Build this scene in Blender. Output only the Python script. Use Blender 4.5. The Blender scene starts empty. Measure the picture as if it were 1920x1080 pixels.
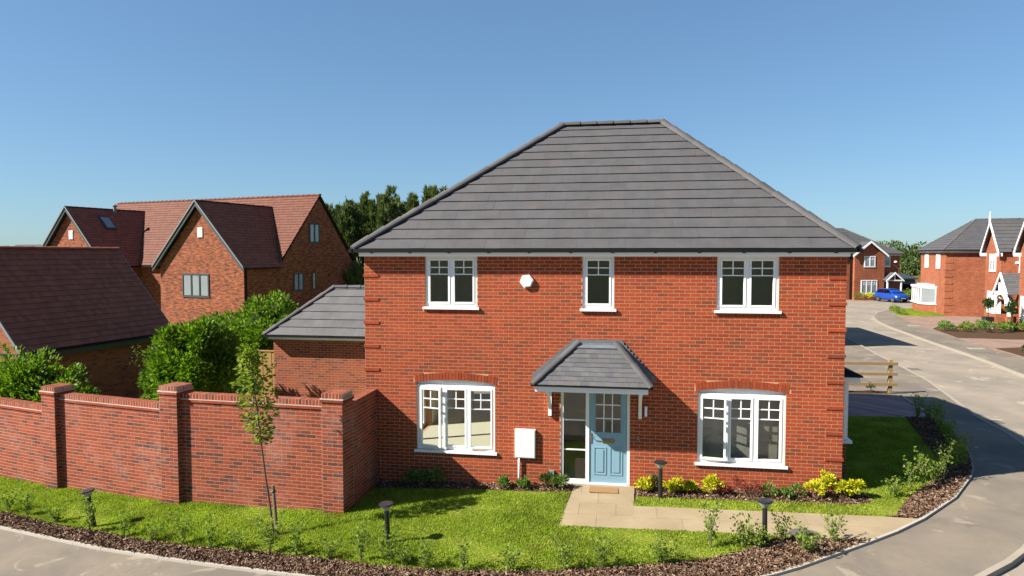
import bpy, bmesh, math, random
import numpy as np
from mathutils import Vector, Matrix
from mathutils.geometry import tessellate_polygon

R = math.radians
random.seed(7)
rng = np.random.default_rng(11)
S = bpy.context.scene
COL = S.collection

# ------------------------------------------------------------------ camera, sky, sun, exposure
YAW, PITCH = -.1595, .0489
CAM = Vector((5.6584, -14.4847, 4.8043))
cd = bpy.data.cameras.new('camera')
cam = bpy.data.objects.new('camera', cd)
COL.objects.link(cam)
cam.location = CAM
cam.rotation_euler = (math.pi / 2 - PITCH, 0, -YAW)
cd.sensor_width = 36
cd.lens = 1280 / 1920 * 36
cd.clip_start = .1
cd.clip_end = 6000
S.camera = cam

SUN = Vector((-1.17, -.54, 1.0)).normalized()
SUN_EL = math.asin(SUN.z)
SUN_AZ = math.atan2(SUN.x, SUN.y) % (2 * math.pi)
wd = bpy.data.worlds.new('World')
S.world = wd
wd.use_nodes = True
wt = wd.node_tree
sky = wt.nodes.new('ShaderNodeTexSky')
sky.sky_type = 'NISHITA'
sky.sun_disc = False
sky.sun_elevation = SUN_EL
sky.sun_rotation = SUN_AZ
sky.air_density = 1.0
sky.dust_density = .25
sky.ozone_density = 1.6
sgam = wt.nodes.new('ShaderNodeGamma')
sgam.inputs[1].default_value = .67
stint = wt.nodes.new('ShaderNodeMix')
stint.data_type = 'RGBA'
stint.blend_type = 'MULTIPLY'
stint.inputs[0].default_value = 1
stint.inputs[7].default_value = (.73, 1.05, 1.36, 1)
wt.links.new(sky.outputs[0], sgam.inputs[0])
wt.links.new(sgam.outputs[0], stint.inputs[6])
wt.links.new(stint.outputs[2], wt.nodes['Background'].inputs[0])
wt.nodes['Background'].inputs[1].default_value = .059
sd = bpy.data.lights.new('sun', 'SUN')
sd.energy = 5.0
sd.angle = R(.5)
sd.color = (1, .93, .82)
sun = bpy.data.objects.new('sun', sd)
COL.objects.link(sun)
sun.rotation_euler = SUN.to_track_quat('Z', 'Y').to_euler()
vs = S.view_settings
vs.view_transform = 'Standard'
vs.look = 'None'
vs.gamma = 1
vs.use_curve_mapping = False
vs.exposure = 1.5
S.render.engine = 'CYCLES'
S.cycles.max_bounces = 8
S.cycles.transparent_max_bounces = 16

# ------------------------------------------------------------------ materials
MATS = {}
ALB = .58          # overall reflectance of the place, set against the exposure


class NT:
    def __init__(s, name):
        s.m = bpy.data.materials.new(name)
        s.m.use_nodes = True
        s.t = s.m.node_tree
        s.b = s.t.nodes['Principled BSDF']
        s.out = s.t.nodes['Material Output']
        s.co = None
        MATS[name] = s.m

    def n(s, typ, **kw):
        x = s.t.nodes.new(typ)
        for k, v in kw.items():
            setattr(x, k, v)
        return x

    def l(s, a, b):
        s.t.links.new(a, b)

    def pos(s):
        if s.co is None:
            s.co = s.n('ShaderNodeNewGeometry').outputs['Position']
        return s.co

    def noise(s, scale, detail=3, rough=.55, co=None, dist=0):
        x = s.n('ShaderNodeTexNoise')
        x.inputs['Scale'].default_value = scale
        x.inputs['Detail'].default_value = detail
        x.inputs['Roughness'].default_value = rough
        x.inputs['Distortion'].default_value = dist
        s.l(co or s.pos(), x.inputs['Vector'])
        return x.outputs['Fac']

    def ramp(s, fac, stops, interp='LINEAR'):
        x = s.n('ShaderNodeValToRGB')
        x.color_ramp.interpolation = interp
        e = x.color_ramp.elements
        while len(e) < len(stops):
            e.new(.5)
        for i, (p, c) in enumerate(stops):
            e[i].position = p
            e[i].color = (*c, 1) if not isinstance(c, (int, float)) else (c, c, c, 1)
        s.l(fac, x.inputs[0])
        return x.outputs[0]

    def math(s, op, a, b=0., clamp=False):
        x = s.n('ShaderNodeMath', operation=op, use_clamp=clamp)
        for i, v in enumerate((a, b)):
            if isinstance(v, (int, float)):
                x.inputs[i].default_value = v
            else:
                s.l(v, x.inputs[i])
        return x.outputs[0]

    def mix(s, fac, a, b, mode='MIX'):
        x = s.n('ShaderNodeMix', data_type='RGBA', blend_type=mode)
        for i, v in ((0, fac), (6, a), (7, b)):
            if isinstance(v, (int, float)):
                x.inputs[i].default_value = v
            elif isinstance(v, tuple):
                x.inputs[i].default_value = (*v, 1)
            else:
                s.l(v, x.inputs[i])
        return x.outputs[2]

    def tone(s):
        a = s.n('ShaderNodeAttribute', attribute_name='tone')
        o = s.n('ShaderNodeObjectInfo')
        return s.math('FRACT', s.math('ADD', a.outputs['Fac'], o.outputs['Random']))

    def bump(s, h, strength=.3, dist=.01):
        x = s.n('ShaderNodeBump')
        x.inputs['Strength'].default_value = strength
        x.inputs['Distance'].default_value = dist
        s.l(h, x.inputs['Height'])
        s.l(x.outputs[0], s.b.inputs['Normal'])

    def col(s, c):
        if isinstance(c, tuple):
            s.b.inputs['Base Color'].default_value = (*c, 1)
        else:
            s.l(s.mix(1., c, (ALB, ALB, ALB), 'MULTIPLY'), s.b.inputs['Base Color'])

    def set(s, rough=.8, spec=.5, metal=0):
        s.b.inputs['Roughness'].default_value = rough
        s.b.inputs['Specular IOR Level'].default_value = spec
        s.b.inputs['Metallic'].default_value = metal


def plain(name, c, rough=.5, var=.08, scale=3., spec=.5, metal=0, bump=0., bscale=60.):
    k = NT(name)
    f = k.noise(scale, 4, .6)
    k.col(k.mix(f, tuple(x * (1 - var) for x in c), tuple(x * (1 + var) for x in c)))
    k.set(rough, spec, metal)
    if bump:
        k.bump(k.noise(bscale, 3), bump, .01)
    return k.m


def brick_mat(name, stops, efflo=0., spec=.25):
    k = NT(name)
    c = k.ramp(k.tone(), stops)
    fine = k.ramp(k.noise(26, 4, .7), [(.28, .66), (.72, 1.25)])
    c = k.mix(1., c, fine, 'MULTIPLY')
    big = k.ramp(k.noise(.7, 3), [(.3, .86), (.7, 1.1)])
    c = k.mix(1., c, big, 'MULTIPLY')
    if efflo:
        w = k.math('MULTIPLY', k.ramp(k.noise(1.1, 4, .6), [(.5, 0.), (.72, 1.)]), k.ramp(k.noise(14, 3), [(.4, .15), (.7, 1.)]))
        c = k.mix(k.math('MULTIPLY', w, efflo), c, (.62, .5, .45))
    k.col(c)
    k.set(.88, spec)
    k.bump(k.noise(90, 3), .25, .004)
    return k.m


brick_mat('brick_red', [(0., (.40, .064, .023)), (.25, (.47, .080, .027)), (.5, (.52, .094, .031)), (.7, (.44, .074, .025)), (.86, (.38, .078, .030)), (.96, (.29, .072, .033)), (1., (.37, .070, .028))])
brick_mat('brick_wall', [(0., (.33, .062, .027)), (.3, (.38, .074, .031)), (.5, (.41, .088, .036)), (.68, (.31, .06, .027)), (.86, (.21, .052, .030)), (.96, (.13, .045, .036)), (1., (.30, .064, .032))], efflo=.38)
brick_mat('brick_brown', [(0., (.34, .10, .045)), (.35, (.40, .125, .055)), (.6, (.45, .15, .06)), (.8, (.28, .085, .05)), (.92, (.17, .06, .05)), (1., (.33, .10, .05))])
brick_mat('brick_garage', [(0., (.36, .095, .045)), (.35, (.42, .12, .055)), (.6, (.40, .10, .05)), (.8, (.27, .07, .05)), (.93, (.19, .07, .06)), (1., (.35, .09, .05))], efflo=.3)
plain('mortar', (.72, .40, .225), .95, .15, 9)
plain('mortar_wall', (.60, .37, .25), .95, .18, 6)
plain('mortar_white', (.64, .52, .45), .95, .18, 6)
plain('mortar_brown', (.36, .21, .12), .95, .15, 6)


def far_brick(name, c1, c2, mo, scale=1., bias=-.2, streak=.25):
    k = NT(name)
    tc = k.n('ShaderNodeTexCoord')
    mp = k.n('ShaderNodeSeparateXYZ')
    k.l(tc.outputs['Object'], mp.inputs[0])
    cb = k.n('ShaderNodeCombineXYZ')
    k.l(k.math('ADD', mp.outputs[0], mp.outputs[1]), cb.inputs[0])
    k.l(mp.outputs[2], cb.inputs[1])
    b = k.n('ShaderNodeTexBrick')
    k.l(cb.outputs[0], b.inputs['Vector'])
    b.inputs['Scale'].default_value = 1
    b.inputs['Bias'].default_value = bias
    b.inputs['Brick Width'].default_value = .225 * scale
    b.inputs['Row Height'].default_value = .075 * scale
    b.inputs['Mortar Size'].default_value = .009 * scale
    b.inputs['Color1'].default_value = (*c1, 1)
    b.inputs['Color2'].default_value = (*c2, 1)
    b.inputs['Mortar'].default_value = (*mo, 1)
    c = k.mix(1., b.outputs[0], k.ramp(k.noise(1.3, 4, .7), [(.3, .78), (.7, 1.15)]), 'MULTIPLY')
    vm = k.n('ShaderNodeVectorMath', operation='MULTIPLY')
    vm.inputs[1].default_value = (1, 4.5, 1)
    k.l(cb.outputs[0], vm.inputs[0])
    c = k.mix(1., c, k.ramp(k.noise(2.6, 4, .75, vm.outputs[0]), [(.38, 1 - streak), (.58, 1.12)]), 'MULTIPLY')
    k.col(c)
    k.set(.9, .2)
    return k.m


far_brick('far_brick_orange', (.44, .11, .045), (.34, .08, .036), (.46, .24, .14))
far_brick('far_brick_rust', (.46, .12, .05), (.20, .058, .037), (.38, .19, .11), streak=.68)
far_brick('paver_pink', (.42, .27, .21), (.34, .22, .18), (.30, .22, .17), 1.6)
far_brick('paver_drive', (.44, .29, .28), (.37, .24, .235), (.26, .19, .17), .95)


def tile_mat(name, stops, rough=.75):
    k = NT(name)
    c = k.ramp(k.tone(), stops)
    c = k.mix(1., c, k.ramp(k.noise(2.2, 5, .65), [(.3, .86), (.7, 1.13)]), 'MULTIPLY')
    c = k.mix(1., c, k.ramp(k.noise(60, 3, .6), [(.3, .9), (.7, 1.1)]), 'MULTIPLY')
    sp = k.ramp(k.noise(23, 2), [(.74, 0.), (.78, 1.)])
    c = k.mix(k.math('MULTIPLY', sp, .35), c, (.3, .29, .27))
    k.col(c)
    k.set(rough, .35)
    k.bump(k.noise(70, 3), .2, .004)
    return k.m


tile_mat('tile_grey', [(0., (.100, .094, .098)), (.4, (.108, .104, .110)), (.7, (.101, .102, .109)), (1., (.115, .106, .108))])
tile_mat('tile_slate', [(0., (.105, .108, .118)), (.5, (.13, .13, .14)), (1., (.15, .145, .145))])
tile_mat('tile_garage', [(0., (.125, .125, .13)), (.5, (.14, .14, .146)), (1., (.15, .148, .15))])
tile_mat('tile_plum', [(0., (.32, .092, .050)), (.5, (.38, .112, .060)), (.8, (.43, .13, .068)), (1., (.28, .085, .052))])
tile_mat('tile_terracotta', [(0., (.16, .046, .024)), (.5, (.19, .057, .029)), (.8, (.215, .067, .034)), (1., (.135, .041, .024))])
tile_mat('ridge_grey', [(0., (.082, .080, .082)), (.5, (.108, .104, .106)), (1., (.125, .118, .118))])
plain('upvc', (1.2, 1.21, 1.22), .32, .02, 2)
plain('fascia_white', (1.35, 1.37, 1.39), .4, .03, 2)
plain('gutter_black', (.006, .0065, .008), .65, .1, 4, spec=.2)
plain('anthracite', (.045, .055, .062), .5, .12, 3)
plain('verge_grey', (.22, .24, .24), .6, .15, 5)
plain('lead', (.20, .24, .28), .5, .25, 5, metal=.2)
plain('door_blue', (.30, .52, .66), .38, .03, 2)
plain('door_brown', (.16, .075, .045), .5, .15, 6)
plain('steel', (.55, .56, .57), .3, .05, 4, metal=.9)
plain('brass', (.42, .32, .16), .35, .1, 8, metal=.8)
plain('meter_box', (1.1, 1.1, 1.08), .5, .03, 2)
plain('vent_grey', (.30, .32, .33), .5, .05, 3)
plain('cream_wall', (1.3, 1.24, 1.02), .9, .03, 2)
plain('dark_room', (.10, .10, .09), .9, .05, 2)
plain('carpet', (.72, .66, .52), .95, .1, 20)
plain('blind_grey', (.30, .30, .275), .9, .3, 1.1)
plain('doormat', (.38, .22, .09), .97, .25, 90, bump=.6, bscale=200)
plain('bollard_black', (.018, .020, .022), .4, .1, 4)
plain('bollard_lens', (.58, .56, .52), .25, .05, 4)
plain('bollard_panel', (.035, .04, .055), .15, .1, 4)
plain('stake_wood', (.22, .16, .10), .85, .3, 12, bump=.3)
plain('fence_wood', (.42, .27, .11), .8, .25, 9, bump=.2)
plain('fence_panel', (.48, .28, .09), .85, .25, 7, bump=.2)
plain('shed_wood', (.20, .14, .07), .85, .25, 7)
plain('bark', (.11, .075, .05), .95, .3, 15, bump=.5)
plain('bark_pale', (.20, .15, .10), .9, .3, 15)
plain('concrete_edge', (.50, .46, .39), .9, .14, 4, bump=.2)
plain('kerb_stone', (.40, .35, .28), .9, .16, 3, bump=.2)
plain('iron', (.16, .14, .12), .7, .2, 20)
plain('car_blue', (.010, .075, .42), .22, .03, 2, spec=.6)
plain('car_dark', (.045, .05, .055), .25, .03, 2)
plain('tyre', (.012, .012, .012), .8, .1, 5)
plain('lamp_clear', (.75, .77, .8), .1, .02, 5)
plain('plate', (.8, .8, .78), .4, .02, 5)
plain('pot_black', (.02, .02, .022), .5, .1, 5)
plain('terrain_green', (.07, .10, .03), 1., .3, .2)

k = NT('slab')
c = k.ramp(k.tone(), [(0., (.40, .315, .195)), (.5, (.44, .35, .225)), (1., (.42, .33, .20))])
c = k.mix(1., c, k.ramp(k.noise(1.6, 4, .6), [(.3, .84), (.7, 1.1)]), 'MULTIPLY')
st = k.ramp(k.noise(2.7, 3, .6, dist=.6), [(.56, 0.), (.74, 1.)])
c = k.mix(k.math('MULTIPLY', st, .28), c, (.42, .27, .11))
k.col(c)
k.set(.88, .25)
k.bump(k.noise(45, 4), .22, .006)


def asphalt(name, base, dust):
    k = NT(name)
    f = k.noise(.45, 5, .62, dist=.4)
    c = k.mix(k.ramp(f, [(.40, 0.), (.60, 1.)]), base, dust)
    patch = k.ramp(k.noise(1.25, 6, .6, dist=.8), [(.60, 0.), (.66, 1.)])
    c = k.mix(k.math('MULTIPLY', patch, .6), c, tuple(min(1, x * 1.6) for x in dust))
    dark = k.ramp(k.noise(2.3, 4, .6, dist=.5), [(.66, 0.), (.72, 1.)])
    c = k.mix(k.math('MULTIPLY', dark, .3), c, tuple(x * .55 for x in base))
    c = k.mix(1., c, k.ramp(k.noise(160, 2, .7), [(.3, .78), (.7, 1.2)]), 'MULTIPLY')
    k.col(c)
    k.set(.92, .25)
    k.bump(k.noise(130, 3), .4, .006)
    return k.m


asphalt('footpath', (.205, .175, .145), (.285, .24, .185))
asphalt('road', (.30, .26, .21), (.39, .33, .26))

k = NT('lawn_soil')
c = k.mix(k.ramp(k.noise(3.0, 5, .65), [(.35, 0.), (.68, 1.)]), (.23, .32, .028), (.46, .48, .08))
k.col(k.mix(1., c, k.ramp(k.noise(50, 3, .7), [(.25, .55), (.7, 1.25)]), 'MULTIPLY'))
k.set(1, .1)
k.bump(k.noise(120, 3), .8, .02)

k = NT('soil')
k.col(k.mix(k.noise(18, 5, .7), (.055, .032, .02), (.17, .10, .06)))
k.set(1, .1)
k.bump(k.noise(30, 4), .9, .03)

k = NT('bark_chip')
c = k.ramp(k.tone(), [(0., (.09, .048, .032)), (.4, (.20, .11, .07)), (.7, (.32, .20, .13)), (.9, (.50, .36, .26)), (1., (.14, .085, .06))])
k.col(c)
k.set(.95, .15)


def leaf_mat(name, stops, trans=.35, rough=.45, var=None, spec=.4):
    k = NT(name)
    c = k.ramp(k.tone(), stops)
    if var:
        c = k.mix(1., c, k.ramp(k.noise(var, 4, .6), [(.3, .62), (.7, 1.3)]), 'MULTIPLY')
    k.col(c)
    k.set(rough, spec)
    tr = k.n('ShaderNodeBsdfTranslucent')
    k.l(k.mix(1., c, (1.1 * ALB, 1.25 * ALB, .5 * ALB), 'MULTIPLY'), tr.inputs[0])
    mx = k.n('ShaderNodeMixShader')
    mx.inputs[0].default_value = trans
    k.l(k.b.outputs[0], mx.inputs[1])
    k.l(tr.outputs[0], mx.inputs[2])
    k.l(mx.outputs[0], k.out.inputs[0])
    return k.m


leaf_mat('grass_blade', [(0., (.24, .37, .024)), (.45, (.35, .50, .034)), (.75, (.47, .58, .05)), (.93, (.66, .62, .13)), (1., (.31, .45, .034))], .45, .6, 1.6, .25)
leaf_mat('leaf_laurel', [(0., (.07, .16, .014)), (.5, (.13, .26, .02)), (.85, (.25, .40, .03)), (1., (.36, .46, .05))], .4, .5, spec=.2)
leaf_mat('leaf_young', [(0., (.17, .26, .025)), (.6, (.27, .37, .035)), (.95, (.38, .42, .07)), (1., (.44, .24, .06))], .45, .6, spec=.15)
leaf_mat('leaf_hedge', [(0., (.17, .28, .04)), (.6, (.27, .39, .06)), (1., (.40, .48, .12))], .45, .75, spec=.1)
leaf_mat('leaf_yellow', [(0., (.60, .60, .02)), (.6, (.82, .77, .035)), (.9, (.92, .86, .07)), (1., (.32, .44, .04))], .35, .6, spec=.15)
leaf_mat('leaf_green', [(0., (.09, .19, .03)), (.6, (.17, .31, .05)), (1., (.32, .44, .10))], .35)
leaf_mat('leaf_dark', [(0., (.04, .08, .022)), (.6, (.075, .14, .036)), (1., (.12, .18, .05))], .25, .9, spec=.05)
leaf_mat('leaf_red', [(0., (.24, .04, .035)), (.6, (.38, .065, .055)), (1., (.18, .09, .04))], .3)
leaf_mat('leaf_conifer', [(0., (.09, .14, .04)), (.6, (.15, .21, .055)), (1., (.24, .28, .08))], .25, .6)
leaf_mat('leaf_wood', [(0., (.07, .12, .03)), (.6, (.12, .18, .04)), (1., (.2, .23, .06))], .25, .6)


def glass(name, tint, refl=1.):
    k = NT(name)
    tr = k.n('ShaderNodeBsdfTransparent')
    tr.inputs[0].default_value = (*tint, 1)
    gl = k.n('ShaderNodeBsdfGlossy')
    gl.inputs['Roughness'].default_value = .01
    lw = k.n('ShaderNodeLayerWeight')
    lw.inputs[0].default_value = .5
    fr = k.math('ADD', k.math('MULTIPLY', k.math('POWER', lw.outputs['Facing'], 5.), .9), .07)
    mx = k.n('ShaderNodeMixShader')
    k.l(k.math('MULTIPLY', fr, refl, True), mx.inputs[0])
    k.l(tr.outputs[0], mx.inputs[1])
    k.l(gl.outputs[0], mx.inputs[2])
    k.l(mx.outputs[0], k.out.inputs[0])
    return k.m


glass('glass', (.86, .90, .88), 1.3)
glass('glass_far', (.30, .36, .40), 2.2)
glass('glass_car', (.08, .09, .10), 1.6)

# ------------------------------------------------------------------ builders
OFF = {}


def V(*a):
    return Vector(a)


class MB:
    def __init__(s):
        s.v, s.f, s.t, s.m = [], [], [], []

    def face(s, pts, tone=.5, mi=0):
        b = len(s.v)
        s.v += [tuple(p) for p in pts]
        s.f.append(tuple(range(b, b + len(pts))))
        s.t.append(tone)
        s.m.append(mi)

    def poly(s, vs_, fs, tone=.5, mi=0):
        b = len(s.v)
        s.v += [tuple(p) for p in vs_]
        for f in fs:
            s.f.append(tuple(b + i for i in f))
            s.t.append(tone)
            s.m.append(mi)

    def box(s, x0, x1, y0, y1, z0, z1, tone=.5, mi=0):
        s.poly([(x0, y0, z0), (x1, y0, z0), (x1, y1, z0), (x0, y1, z0), (x0, y0, z1), (x1, y0, z1), (x1, y1, z1), (x0, y1, z1)],
               [(0, 3, 2, 1), (4, 5, 6, 7), (0, 1, 5, 4), (1, 2, 6, 5), (2, 3, 7, 6), (3, 0, 4, 7)], tone, mi)

    def frame_box(s, o, ex, ey, ez, a, tone=.5, mi=0):
        x0, x1, y0, y1, z0, z1 = a
        P = lambda x, y, z: o + ex * x + ey * y + ez * z
        s.poly([P(x0, y0, z0), P(x1, y0, z0), P(x1, y1, z0), P(x0, y1, z0), P(x0, y0, z1), P(x1, y0, z1), P(x1, y1, z1), P(x0, y1, z1)],
               [(0, 3, 2, 1), (4, 5, 6, 7), (0, 1, 5, 4), (1, 2, 6, 5), (2, 3, 7, 6), (3, 0, 4, 7)], tone, mi)

    def prism(s, poly, d, tone=.5, mi=0):
        """polygon of 3D points extruded by vector d"""
        n = len(poly)
        poly = [Vector(p) for p in poly]
        q = [p + Vector(d) for p in poly]
        fs = [tuple(range(n))[::-1], tuple(range(n, 2 * n))] + [(i, (i + 1) % n, n + (i + 1) % n, n + i) for i in range(n)]
        s.poly(poly + q, fs, tone, mi)

    def tube(s, pts, rad, n=8, tone=.5, mi=0, cap=True):
        pts = [Vector(p) for p in pts]
        if isinstance(rad, (int, float)):
            rad = [rad] * len(pts)
        rings = []
        b0 = len(s.v)
        for i, p in enumerate(pts):
            d = (pts[min(i + 1, len(pts) - 1)] - pts[max(i - 1, 0)]).normalized()
            a = d.orthogonal().normalized() if i == 0 else (a - d * a.dot(d)).normalized()
            c = d.cross(a)
            for j in range(n):
                an = 2 * math.pi * j / n
                s.v.append(tuple(p + (a * math.cos(an) + c * math.sin(an)) * rad[i]))
        for i in range(len(pts) - 1):
            for j in range(n):
                s.f.append((b0 + i * n + j, b0 + i * n + (j + 1) % n, b0 + (i + 1) * n + (j + 1) % n, b0 + (i + 1) * n + j))
                s.t.append(tone)
                s.m.append(mi)
        if cap:
            s.f.append(tuple(b0 + j for j in range(n))[::-1])
            s.f.append(tuple(b0 + (len(pts) - 1) * n + j for j in range(n)))
            s.t += [tone] * 2
            s.m += [mi] * 2

    def lathe(s, o, prof, n=16, tone=.5, mi=0):
        o = Vector(o)
        b = len(s.v)
        for r, z in prof:
            for j in range(n):
                a = 2 * math.pi * j / n
                s.v.append((o.x + r * math.cos(a), o.y + r * math.sin(a), o.z + z))
        for i in range(len(prof) - 1):
            for j in range(n):
                s.f.append((b + i * n + j, b + i * n + (j + 1) % n, b + (i + 1) * n + (j + 1) % n, b + (i + 1) * n + j))
                s.t.append(tone)
                s.m.append(mi)

    def mesh(s, name, mats, off=(0, 0, 0), smooth=False):
        me = bpy.data.meshes.new(name)
        ox, oy, oz = off
        me.from_pydata([(x - ox, y - oy, z - oz) for x, y, z in s.v], [], s.f)
        for m in mats:
            me.materials.append(MATS[m])
        at = me.attributes.new('tone', 'FLOAT', 'FACE')
        at.data.foreach_set('value', s.t)
        if len(mats) > 1:
            me.polygons.foreach_set('material_index', s.m)
        if smooth:
            me.polygons.foreach_set('use_smooth', [True] * len(me.polygons))
        me.update()
        return me

    def build(s, name, mats, parent=None, smooth=False, kind=None):
        if isinstance(mats, str):
            mats = [mats]
        off = OFF.get(parent.name, (0, 0, 0)) if parent else (0, 0, 0)
        o = link(name, s.mesh(name, mats, off, smooth), parent)
        if kind:
            o['kind'] = kind
        return o


def link(name, data, parent=None):
    o = bpy.data.objects.new(name, data)
    COL.objects.link(o)
    if parent:
        o.parent = parent
        OFF[o.name] = OFF.get(parent.name, (0, 0, 0))
    return o


def tag(o, label=None, cat=None, group=None, kind=None):
    for a, b in (('label', label), ('category', cat), ('group', group), ('kind', kind)):
        if b:
            o[a] = b
    return o


def thing(name, label, cat, loc=(0, 0, 0), group=None, rz=None):
    """an Empty at the base; with rz given its parts are built in local coordinates"""
    o = bpy.data.objects.new(name, None)
    COL.objects.link(o)
    o.location = loc
    o.empty_display_size = .3
    if rz is None:
        OFF[o.name] = tuple(loc)
    else:
        o.rotation_euler = (0, 0, rz)
        OFF[o.name] = (0, 0, 0)
    return tag(o, label, cat, group)


def copy_tree(o, parent=None, **kw):
    c_ = o.copy()
    COL.objects.link(c_)
    c_.parent = parent
    OFF[c_.name] = (0, 0, 0)
    for ch in o.children:
        copy_tree(ch, c_)
    return c_


def soup(name, verts, faces_n, tones, mat, parent=None, kind=None):
    """fast mesh of equal polygons; verts (N*k,3) in world coordinates of the parent"""
    kx = faces_n
    n = len(verts) // kx
    off = OFF.get(parent.name, (0, 0, 0)) if parent else (0, 0, 0)
    me = bpy.data.meshes.new(name)
    me.vertices.add(n * kx)
    me.vertices.foreach_set('co', (np.asarray(verts, dtype=np.float32) - np.array(off, dtype=np.float32)).ravel())
    me.loops.add(n * kx)
    me.loops.foreach_set('vertex_index', np.arange(n * kx, dtype=np.int32))
    me.polygons.add(n)
    me.polygons.foreach_set('loop_start', np.arange(0, n * kx, kx, dtype=np.int32))
    me.update(calc_edges=True)
    at = me.attributes.new('tone', 'FLOAT', 'FACE')
    at.data.foreach_set('value', np.asarray(tones, dtype=np.float32))
    me.materials.append(MATS[mat])
    o = link(name, me, parent)
    if kind:
        o['kind'] = kind
    return o


def leaf_quads(P, size, up=.3, aspect=.5, jitter=.35, dirs=None):
    """rhombic leaves at points P: returns (4N,3)"""
    n = len(P)
    d = rng.normal(size=(n, 3)) if dirs is None else dirs + rng.normal(size=(n, 3)) * .35
    d[:, 2] += up
    d /= np.linalg.norm(d, axis=1)[:, None]
    r = rng.normal(size=(n, 3))
    s_ = np.cross(d, r)
    s_ /= np.linalg.norm(s_, axis=1)[:, None]
    L = (size * (1 + jitter * rng.uniform(-1, 1, n)))[:, None]
    W = L * aspect * .5
    nn = np.cross(d, s_)
    a = P
    b = P + d * L * .45 + s_ * W + nn * L * .06
    c_ = P + d * L
    e = P + d * L * .45 - s_ * W + nn * L * .06
    return np.stack([a, b, c_, e], 1).reshape(-1, 3)


def G(x, y):
    a = -.15 + .035 * (max(min(x, 5), -25) - 5) + min(.02 * max(x - 5, 0), .15)
    return a + .04 * max(min(y, 0), -8)


def Gn(x, y):
    a = -.15 + .035 * (np.clip(x, -25, 5) - 5) + np.minimum(.02 * np.maximum(x - 5, 0), .15)
    return a + .04 * np.clip(y, -8, 0)


def sheet(name, poly, dz, mat, parent=None, skirt=.3, step=2., kind='structure'):
    """a ground sheet following the terrain, with its edge turned down"""
    bm = bmesh.new()
    vsx = [bm.verts.new((x, y, 0)) for x, y in poly]
    for tri in tessellate_polygon([[Vector((x, y, 0)) for x, y in poly]]):
        try:
            bm.faces.new([vsx[i] for i in tri])
        except ValueError:
            pass
    bm.normal_update()
    for f in bm.faces:
        if f.normal.z < 0:
            f.normal_flip()
    xs = [p[0] for p in poly]
    ys = [p[1] for p in poly]
    cuts = [((x, 0, 0), (1, 0, 0)) for x in (-25, 5, 12.5)] + [((0, y, 0), (0, 1, 0)) for y in (-8, 0)]
    if skirt:
        pass
    for co, no in cuts:
        bmesh.ops.bisect_plane(bm, geom=bm.verts[:] + bm.edges[:] + bm.faces[:], dist=1e-5, plane_co=co, plane_no=no)
    for v in bm.verts:
        v.co.z = G(v.co.x, v.co.y) + dz
    if skirt:
        be = [e for e in bm.edges if len(e.link_faces) == 1]
        r_ = bmesh.ops.extrude_edge_only(bm, edges=be)
        for g in r_['geom']:
            if isinstance(g, bmesh.types.BMVert):
                g.co.z -= skirt
    me = bpy.data.meshes.new(name)
    bm.to_mesh(me)
    bm.free()
    me.materials.append(MATS[mat])
    o = link(name, me, parent)
    if kind:
        o['kind'] = kind
    return o


def inside(poly, x, y):
    r_ = np.zeros(len(x), bool)
    n = len(poly)
    for i in range(n):
        x0, y0 = poly[i]
        x1, y1 = poly[(i + 1) % n]
        if y0 == y1:
            continue
        c_ = ((y0 > y) != (y1 > y)) & (x < (x1 - x0) * (y - y0) / (y1 - y0) + x0)
        r_ ^= c_
    return r_


def scatter(poly, dens):
    xs = [p[0] for p in poly]
    ys = [p[1] for p in poly]
    n = int((max(xs) - min(xs)) * (max(ys) - min(ys)) * dens)
    x = rng.uniform(min(xs), max(xs), n)
    y = rng.uniform(min(ys), max(ys), n)
    k_ = inside(poly, x, y)
    return x[k_], y[k_]


def clip_half(poly, a, b, c_):
    """keep the part of a 2D polygon where a*x+b*y<=c"""
    out = []
    n = len(poly)
    for i in range(n):
        p, q = poly[i], poly[(i + 1) % n]
        dp, dq = a * p[0] + b * p[1] - c_, a * q[0] + b * q[1] - c_
        if dp <= 0:
            out.append(p)
        if (dp < 0 < dq) or (dq < 0 < dp):
            t = dp / (dp - dq)
            out.append((p[0] + t * (q[0] - p[0]), p[1] + t * (q[1] - p[1])))
    return out


def clip_convex(poly, conv):
    n = len(conv)
    for i in range(n):
        (x0, y0), (x1, y1) = conv[i], conv[(i + 1) % n]
        poly = clip_half(poly, y1 - y0, -(x1 - x0), (y1 - y0) * x0 - (x1 - x0) * y0)
        if len(poly) < 3:
            return []
    return poly


def area(p):
    return abs(sum(p[i][0] * p[(i + 1) % len(p)][1] - p[(i + 1) % len(p)][0] * p[i][1] for i in range(len(p)))) / 2


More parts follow.
